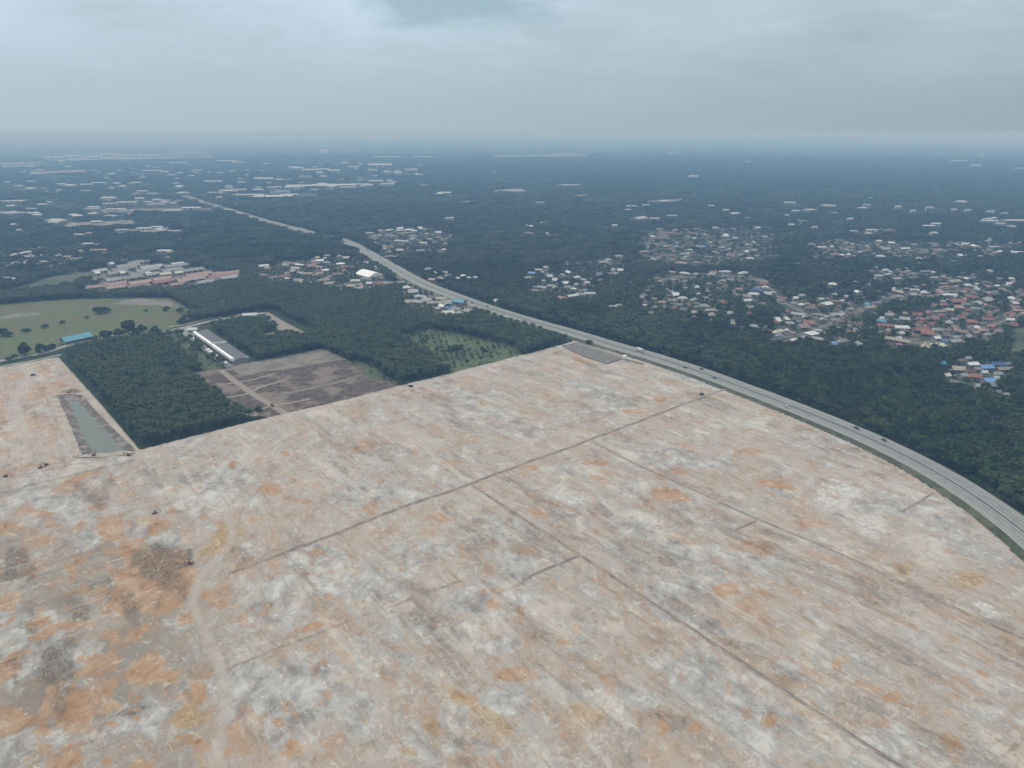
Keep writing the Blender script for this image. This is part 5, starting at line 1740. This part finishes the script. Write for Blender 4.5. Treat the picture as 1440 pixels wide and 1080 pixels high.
# beyond that only the lumpy top of the canopy can be seen
m, nt, b = nodes_of('far_canopy')
t = NT(nt)
p = t.pos()
c = t.mix(t.step(t.noise(p, 1 / 60, 4, .7), .35, .65), (.012, .021, .013), (.022, .034, .018))  # greens darkened to stand in for shade between the crowns
c = t.mix(t.step(t.noise(t.mapped(p, 0, (1, .6, 1)), 1 / 900, 4, .65), .58, .68), c, (.05, .06, .035))
c = t.mix(t.step(t.noise(t.mapped(p, .2, (1, .5, 1)), 1 / 420, 4, .7), .67, .73), c, (.16, .15, .12))
t.l(c, b.inputs['Base Color'])
b.inputs['Roughness'].default_value = .95
M_FARC = m
th = np.linspace(-.86, .86, 520)
rr_ = [5200.0]
while rr_[-1] < 40000:
    rr_.append(rr_[-1] * 1.0085)
rr_ = np.array(rr_)
TH, RR = np.meshgrid(th, rr_)
xg, yg = RR * np.sin(TH), RR * np.cos(TH)
zg = .6 + 8 * sstep(5400, 9000, RR.ravel()) * fbm(xg.ravel(), yg.ravel(), 45, 3, 97) * sstep(.30, .55, fbm(xg.ravel(), yg.ravel(), 600, 4, 98))
# kept low round the warehouses
for hx, hy, hr, hh in PLACED:
    if hy > 4900:
        zg *= np.where((np.abs(xg.ravel() - hx) < hr * 2) & (yg.ravel() < hy + 60) & (yg.ravel() > hy - 500), .15, 1)
idg = np.arange(xg.size).reshape(xg.shape)
qd = np.stack([idg[:-1, :-1], idg[:-1, 1:], idg[1:, 1:], idg[1:, :-1]], -1).reshape(-1, 4)
me = np_mesh('far_canopy', np.stack([xg.ravel(), yg.ravel(), zg], 1), qd, M_FARC)
tag(link(bpy.data.objects.new('far_forest', me)), 'faint far forest fading into the haze', kind='stuff')

# trees standing by themselves
SINGLE = [
    ('broad2', 136, 440, 1.5, 'large dark tree, left one of the clump in mid pasture'), ('broad3', 143, 441, 1.8, 'largest dark tree in the middle of the pasture clump'),
    ('broad0', 151, 439, 1.3, 'dark tree, right one of the clump in mid pasture'), ('broad1', 234, 437, 1.2, 'round tree alone near the far edge of the pasture'),
    ('broad3', 254, 440, 1.4, 'round dark tree alone at the far right of the pasture'), ('broad0', 254, 455, 1.2, 'round tree at the pasture corner above the lane'),
    ('broad1', 4, 472, 1.7, 'broad dark tree cut off by the left picture edge'), ('broad0', 13, 473, 1.2, 'smaller tree next to the broad one at the left edge'),
    ('broad2', 34, 467, 1.1, 'low spreading bush in the left of the pasture'), ('broad1', 40, 466, 1.0, 'low bush right of another in the left of the pasture'),
    ('broad0', 64, 461, 1.2, 'round bush in the middle of the pasture near a brown streak'), ('broad3', 88, 455, 1.0, 'small round bush in the pasture above the teal roof'),
    ('broad2', 36, 501, 2.0, 'tall dark tree beside the country lane on the left'), ('broad1', 57, 496, 1.4, 'round tree right of the tall one by the lane'),
    ('broad3', 66, 494, 1.2, 'tree by the lane next to the teal-roofed building'), ('broad0', 74, 491, 1.2, 'tree touching the left end of the teal-roofed building'),
    ('broad1', 20, 503, 1.0, 'low bush by the lane at the site corner'), ('broad0', 12, 506, .9, 'low bush near the left end of the lane'),
    ('broad3', 135, 478, 1.0, 'small tree right of the teal-roofed building'), ('broad1', 150, 477, 2.0, 'first big round tree along the plantation lane'),
    ('broad0', 168, 474, 2.0, 'second big round tree along the plantation lane'), ('broad2', 182, 470, 2.3, 'tall tree in the row along the plantation lane'),
    ('broad3', 200, 468, 1.9, 'round tree in the row beside the plantation lane'), ('broad1', 192, 472, 1.1, 'smaller tree between two big ones by the lane'),
    ('broad3', 219, 473, 2.2, 'last big round tree of the row by the lane'), ('broad0', 213, 474, 1.2, 'dark tree left of the last one in the lane row'),
    ('broad1', 205, 438, .8, 'small bush by the brown scrape in the pasture'), ('broad2', 122, 448, .8, 'small bush left of the pasture clump'),
    ('broad3', 828, 485, 1.15, 'lone dark tree between highway and gravel pad'),
]
for kd, px, py, sc, lb in SINGLE:
    xx, yy = G(px, py)
    sc *= .85
    plant(kd.replace('broad', 'bush'), xx, yy, sc, random.uniform(0, 6), 'broadleaf_tree', lb, None, sc * (1.5 if 'tall' in lb else .8 if 'bush' in lb else 1.05))

# ------------------------------------------------------------------ vehicles
def paint(name, c, rough=.35):
    m, nt, b = nodes_of(name)
    t = NT(nt)
    p = t.pos()
    t.l(t.mix(t.math('MULTIPLY', t.step(t.noise(p, .9, 4), .45, .7), .35), c, tuple(q * .6 + .06 for q in c)), b.inputs['Base Color'])
    b.inputs['Roughness'].default_value = rough
    b.inputs['Specular IOR Level'].default_value = .5
    return m


PAINT = {'black': paint('paint_black', (.018, .019, .02)), 'white': paint('paint_white', (.70, .70, .68)), 'grey': paint('paint_grey', (.12, .125, .13)), 'red': paint('paint_red', (.22, .03, .025)),
         'yellow': paint('machine_yellow', (.30, .19, .08), .6), 'orange': paint('machine_orange', (.27, .14, .075), .6)}
M_GLASS = paint('dark_glass', (.02, .025, .03), .1)
M_TYRE = mottled('tyre_rubber', (.015, .015, .015), (.03, .03, .03), .5)
M_TRACK = mottled('track_steel', (.035, .032, .03), (.075, .065, .055), .5)


def wheel(o, x, y, r_, w_=.22):
    mb = MB()
    mb.tube((x, y - w_ / 2, r_), (x, y + w_ / 2, r_), r_, r_, 14)
    wo = mb.build('wheel', [M_TYRE], o)
    mb = MB()
    s_ = 1 if y > 0 else -1
    mb.tube((x, y + s_ * (w_ / 2 - .02), r_), (x, y + s_ * (w_ / 2 + .015), r_), r_ * .6, r_ * .55, 12)
    mb.build('rim', [M_STEEL], wo)


def car(col, label, kind='sedan'):
    o = empty('car')
    tag(o, label, 'car', 'cars on the highway')
    prof = [(-2.15, .35), (-2.2, .75), (-1.95, .92), (-1.1, .98), (1.0, .96), (2.0, .80), (2.2, .6), (2.15, .32)]
    mb = MB()
    mb.prism(prof, -.86, .86)
    bo = mb.build('body', [PAINT[col]], o)
    bv = bo.modifiers.new('edge', 'BEVEL')
    bv.width, bv.segments = .07, 2
    mb = MB()
    b0, t0 = [(-1.75, .95), (1.05, .95)], [(-1.15, 1.44), (.35, 1.44)]
    if kind == 'van':
        b0, t0 = [(-2.1, .93), (1.5, .93)], [(-2.0, 1.8), (.75, 1.8)]
    v = []
    for (xb, zb), w_ in ((b0[0], .80), (b0[1], .80), (t0[1], .62), (t0[0], .62)):
        v += [(xb, -w_, zb), (xb, w_, zb)]
    mb.add(v, [(0, 1, 7, 6), (2, 4, 5, 3), (0, 6, 4, 2), (1, 3, 5, 7), (0, 2, 3, 1)])
    mb.build('windows', [M_GLASS], o)
    mb = MB()
    mb.box(t0[0][0], t0[1][0], -.62, .62, t0[0][1] + .003, t0[0][1] + .05)
    mb.build('roof', [PAINT[col]], o)
    for wx in (-1.35, 1.35):
        for wy in (-.80, .80):
            wheel(o, wx, wy, .32)
    for wy in (-.6, .6):
        mb = MB()
        mb.box(2.12, 2.2, wy - .16, wy + .16, .56, .68)
        mb.build('headlight', [M_STEEL], o)
    return o


def truck(label):
    o = empty('truck')
    tag(o, label, 'truck')
    mb = MB()
    mb.box(-5.2, 3.4, -1.0, 1.0, .75, 1.0)
    mb.build('chassis', [M_TRACK], o)
    mb = MB()
    mb.box(-5.3, 1.6, -1.25, 1.25, 1.0, 3.7)
    q = mb.build('cargo_box', [PAINT['white']], o)
    bv = q.modifiers.new('edge', 'BEVEL'); bv.width = .05
    mb = MB()
    mb.prism([(1.8, .8), (1.8, 3.0), (3.2, 3.0), (3.75, 1.9), (3.8, .7)], -1.15, 1.15)
    q = mb.build('cab', [PAINT['white']], o)
    bv = q.modifiers.new('edge', 'BEVEL'); bv.width = .07
    mb = MB()
    mb.add([(3.30, -1.0, 2.86), (3.30, 1.0, 2.86), (3.80, 1.0, 1.9), (3.80, -1.0, 1.9)], [(0, 3, 2, 1)])
    mb.box(2.1, 3.0, -1.17, -1.16, 1.9, 2.75).box(2.1, 3.0, 1.16, 1.17, 1.9, 2.75)
    mb.build('windows', [M_GLASS], o)
    for wx in (-4.0, -2.8, 2.7):
        for wy in (-1.02, 1.02):
            wheel(o, wx, wy, .5, .35)
    return o


def excavator(label, col='yellow', swing=0.0, reach=0.0):
    o = empty('excavator')
    tag(o, label, 'excavator')
    for s_ in (-1, 1):
        mb = MB()
        n = 10
        prof = [(-1.7 + .42 * math.cos(a), .42 + .42 * math.sin(a)) for a in np.linspace(math.pi * .5, math.pi * 1.5, n)] + \
               [(1.7 + .42 * math.cos(a), .42 + .42 * math.sin(a)) for a in np.linspace(-math.pi * .5, math.pi * .5, n)]
        mb.prism(prof, s_ * 1.25 - .33, s_ * 1.25 + .33)
        mb.build('track', [M_TRACK], o)
    mb = MB()
    mb.tube((0, 0, .5), (0, 0, 1.05), .7, .7, 14).box(-.9, .9, -.95, .95, .4, .8)
    mb.build('undercarriage', [M_TRACK], o)
    rot_ = Matrix.Rotation(swing, 4, 'Z')

    def turned(mb_, name, mats, par=o):
        mb_.v = [tuple(rot_ @ Vector(q)) for q in mb_.v]
        return mb_.build(name, mats, par)
    mb = MB()
    mb.prism([(-2.4, 1.05), (-2.5, 1.5), (-2.3, 2.15), (-.3, 2.15), (1.2, 1.9), (1.35, 1.05)], -1.3, 1.3)
    bo = turned(mb, 'house', [PAINT[col]])
    mb = MB()
    mb.box(-2.65, -2.35, -1.25, 1.25, 1.0, 1.95)
    turned(mb, 'counterweight', [PAINT['grey']])
    mb = MB()
    mb.prism([(-.2, 1.9), (-.2, 3.05), (.9, 3.05), (1.45, 2.2), (1.45, 1.2), (.2, 1.2)], .35, 1.3)
    cb = turned(mb, 'cab', [M_GLASS])
    mb = MB()
    mb.box(-.3, 1.0, .3, 1.35, 3.06, 3.16)
    turned(mb, 'cab_roof', [PAINT[col]])
    pts = [(.6, -.25, 1.6), (2.9 + reach * .3, -.25, 4.4), (5.4 + reach, -.25, 3.4)]
    mb = MB()
    mb.tube(pts[0], pts[1], .28, .34, 6).tube(pts[1], pts[2], .34, .2, 6)
    turned(mb, 'boom', [PAINT[col]])
    mb = MB()
    tip = (5.0 + reach * .9, -.25, .95)
    mb.tube((5.7 + reach, -.25, 3.95), tip, .26, .16, 6)
    turned(mb, 'arm', [PAINT[col]])
    mb = MB()
    tx = tip[0]
    mb.prism([(tx - .1, 1.0), (tx + .35, .6), (tx + .1, .05), (tx - .55, .0), (tx - .9, .45), (tx - .8, .5), (tx - .5, .12), (tx + .02, .17), (tx + .2, .6)], -.8, .3)
    turned(mb, 'bucket', [M_TRACK])
    return o


def heading(x, y):
    d = np.hypot(HWY[:, 0] - x, HWY[:, 1] - y)
    i = int(np.clip(np.argmin(d), 1, len(HWY) - 2))
    v = HWY[i + 1] - HWY[i - 1]
    return math.atan2(v[1], v[0]), HWY[i], v / np.linalg.norm(v)


def on_road(o, px, lane_off, towards=True):
    """stand a vehicle on the road at photo column px, lane_off metres east of the median"""
    L_ = off(lane_off)
    i = min(range(len(L_) - 1), key=lambda q: abs(P(*L_[q])[0] - px) + (1e5 if L_[q][1] > 2500 else 0))
    v = L_[i + 1] - L_[i]
    o.location = (*L_[i], HZ + .01)
    o.rotation_euler = (0, 0, math.atan2(v[1], v[0]) + (0 if towards else math.pi))


on_road(truck('white box truck on the highway near the gravel pad'), 904, 3.2)
on_road(car('black', 'black car on the highway, leftmost of three below the white truck'), 963, -3.2, False)
on_road(car('black', 'black car on the forest side of the highway, middle of three'), 986, 6.8)
on_road(car('black', 'dark car on the site side of the highway, rightmost of three'), 1006, -3.2, False)
on_road(car('white', 'white car on the highway between two groups of dark cars', 'van'), 1101, -6.6, False)
on_road(car('black', 'black car farther along the forest-side lane at the bend'), 1207, 6.8)
on_road(car('black', 'black car nearest the viewer on the bend of the highway'), 1243, 6.8)
on_road(car('grey', 'dark van on the far highway beside the teal roof', 'van'), 664, -3.2, False)
on_road(car('grey', 'dark car on the far highway just past the teal roof'), 686, 3.2)


def stand(o, px, py, rz, z=1.2):
    if o.name.startswith('excavator'):
        o.scale = (.6, .6, .6)
    o.location = (*G(px, py, z), z)
    o.rotation_euler = (0, 0, rz)


stand(excavator('muddy excavator at the left, front one of a pair below the pond', 'yellow', .4), 57, 658, .5)
stand(excavator('muddy excavator, rear one of the pair below the pond', 'orange', 1.2), 65, 654, 2.4)
stand(excavator('lone muddy excavator near the left edge of the site', 'yellow', .2), 8, 670, .2)
stand(excavator('dark excavator at the lower right corner of the pond', 'orange', .3, .8), 181, 640, 3.0, 1.4)
stand(excavator('orange excavator digging at the near end of the pond', 'orange', .9), 132, 640, .8, 1.3)
stand(excavator('dark excavator at the top end of the pond', 'yellow', .5), 98, 552, .1, 1.3)
c_ = car('grey', 'dark pickup parked near the lane corner of the site', 'van'); stand(c_, 47, 528, .6); del c_['group']
c_ = car('black', 'dark vehicle on the dirt track of the cleared plot', 'van'); stand(c_, 383, 571, -.9, .4); del c_['group']
c_ = car('black', 'tiny dark vehicle at the edge of the site below the plantation', 'van'); stand(c_, 578, 544, .5, 1.1); del c_['group']
c_ = car('grey', 'dark vehicle on bare earth just below the highway', 'van'); stand(c_, 987, 555, .3); del c_['group']
stand(excavator('dark excavator on the slope of the brown mound', 'yellow', 2.0), 268, 792, 1.2, 1.5)
stand(excavator('small dark machine on pale ground in the upper left of the site', 'orange', .6), 218, 722, .2, 1.3)

# white water tank on the gravel pad
wt = empty('water_tank', (*G(878, 509), 1.7))
tag(wt, 'white water tank at the right corner of the gravel pad', 'tank')
mb = MB()
for dx in (-1.2, 1.2):
    for dy in (-1.2, 1.2):
        mb.tube((dx, dy, 0), (dx, dy, 2.4), .12, .12)
        mb.tube((dx, dy, .2), (-dx, dy, 2.2), .05, .05, 4)
mb.build('stand', [M_STEEL], wt)
mb = MB()
mb.tube((0, 0, 2.4), (0, 0, 5.2), 2.0, 2.0, 20).tube((0, 0, 5.2), (0, 0, 5.8), 2.0, .4, 20)
mb.build('tank', [M_BWHITE], wt)

# ------------------------------------------------------------------ air, sky, sun
m = bpy.data.materials.new('haze')
m.use_nodes = True
nt = m.node_tree
nt.nodes.remove(nt.nodes['Principled BSDF'])
pv = nt.nodes.new('ShaderNodeVolumePrincipled')
pv.inputs['Color'].default_value = HAZE_COL = (.285, .51, .88, 1)
pv.inputs['Density'].default_value = .00024
pv.inputs['Absorption Color'].default_value = (.733, .656, .238, 1)
pv.inputs['Anisotropy'].default_value = 0
nt.links.new(pv.outputs[0], nt.nodes['Material Output'].inputs['Volume'])
hb = MB()
hb.box(-62000, 62000, -62000, 62000, -1.05, 226)
tag(hb.build('haze', [m]), 'thin blue haze lying over the whole plain', kind='stuff')

SUN_EL, SUN_AZ = R(58), R(-40)       # azimuth from +Y towards +X
w = bpy.data.worlds.new('World')
S.world = w
w.use_nodes = True
nt = w.node_tree
t = NT(nt)
bg = nt.nodes['Background']
sky = t.n('ShaderNodeTexSky', sky_type='NISHITA')
sky.sun_disc = False
sky.sun_elevation = SUN_EL
sky.sun_rotation = SUN_AZ
sky.air_density, sky.dust_density = 1.3, 3.0
tc = t.n('ShaderNodeTexCoord').outputs['Generated']
sp = t.n('ShaderNodeSeparateXYZ')
t.l(tc, sp.inputs[0])
zc = t.math('MAXIMUM', sp.outputs[2], 0.0)
den = t.math('ADD', zc, .20)
cb = t.n('ShaderNodeCombineXYZ')
t.l(t.math('DIVIDE', sp.outputs[0], den), cb.inputs[0])
t.l(t.math('DIVIDE', sp.outputs[1], den), cb.inputs[1])
n1 = t.noise(t.mapped(cb.outputs[0], .2, (1, .8, 1)), 1.1, 5, .55, .3)
n2 = t.noise(t.mapped(cb.outputs[0], .5, (.8, 1.1, 1)), 3.2, 5, .6, .4)
# cloud deck brightness (divided by the sky strength below): CIE-like overcast, brighter towards the hidden sun
vd = t.n('ShaderNodeVectorMath', operation='DOT_PRODUCT')
t.l(tc, vd.inputs[0])
vd.inputs[1].default_value = (math.sin(R(-62)), math.cos(R(-62)), 0)
side = t.math('MULTIPLY', vd.outputs['Value'], .28)
tone = t.math('ADD', t.math('MULTIPLY', t.math('SUBTRACT', n1, .5), .85), t.math('MULTIPLY', t.math('SUBTRACT', n2, .5), .40))
fade = t.step(zc, .0, .16)
tone = t.math('MULTIPLY', tone, fade)
up = t.math('ADD', t.math('MULTIPLY', t.step(zc, 0.0, .28), .18), t.math('MULTIPLY', t.math('POWER', zc, .8), .75))
val = t.math('ADD', t.math('ADD', t.math('ADD', .89, up), side), tone)
col = t.mix(t.step(zc, .0, .3), (3.72, 4.74, 5.36), (4.35, 5.38, 6.15))
col = t.mix(t.step(zc, .30, .65), col, (5.4, 5.5, 5.5))
vm = t.n('ShaderNodeVectorMath', operation='SCALE')
t.l(col, vm.inputs[0])
t.l(val, vm.inputs['Scale'])
# thin places in the deck let some blue-green sky through
hole = t.math('MULTIPLY', t.step(t.noise(t.mapped(cb.outputs[0], 0, (1, .6, 1)), .42, 4, .5), .58, .72), .35)
gap = t.n('ShaderNodeVectorMath', operation='DISTANCE')
t.l(t.mapped(tc, 0, (1, 1, 2.6)), gap.inputs[0])
gap.inputs[1].default_value = (-.07, .985, .16 * 2.6)
gapf = t.math('SUBTRACT', 1.0, t.step(t.math('ADD', gap.outputs['Value'], t.math('MULTIPLY', t.math('SUBTRACT', n2, .5), .25)), .04, .17))
hole = t.math('MAXIMUM', hole, t.math('MULTIPLY', gapf, .8))
mx = t.mix(t.math('MULTIPLY', hole, fade), vm.outputs[0], t.mix(.7, sky.outputs[0], (2.5, 4.4, 5.3)))
t.l(mx, bg.inputs['Color'])
bg.inputs['Strength'].default_value = .1
sd = bpy.data.lights.new('sun', 'SUN')
sd.energy = 1.5
sd.angle = R(14)
sd.color = (1, .95, .87)
so = bpy.data.objects.new('sun', sd)
COL.objects.link(so)
so.rotation_euler = (math.pi / 2 - SUN_EL, 0, -SUN_AZ + math.pi)
so.location = (0, 0, 900)

vs = S.view_settings
vs.view_transform = 'Standard'
vs.look = 'None'
vs.exposure = 0
vs.gamma = 1
cy = S.cycles
cy.max_bounces = 5
cy.diffuse_bounces = 2
cy.glossy_bounces = 2
cy.transmission_bounces = 1
cy.volume_bounces = 1
cy.transparent_max_bounces = 4
cy.use_denoising = True
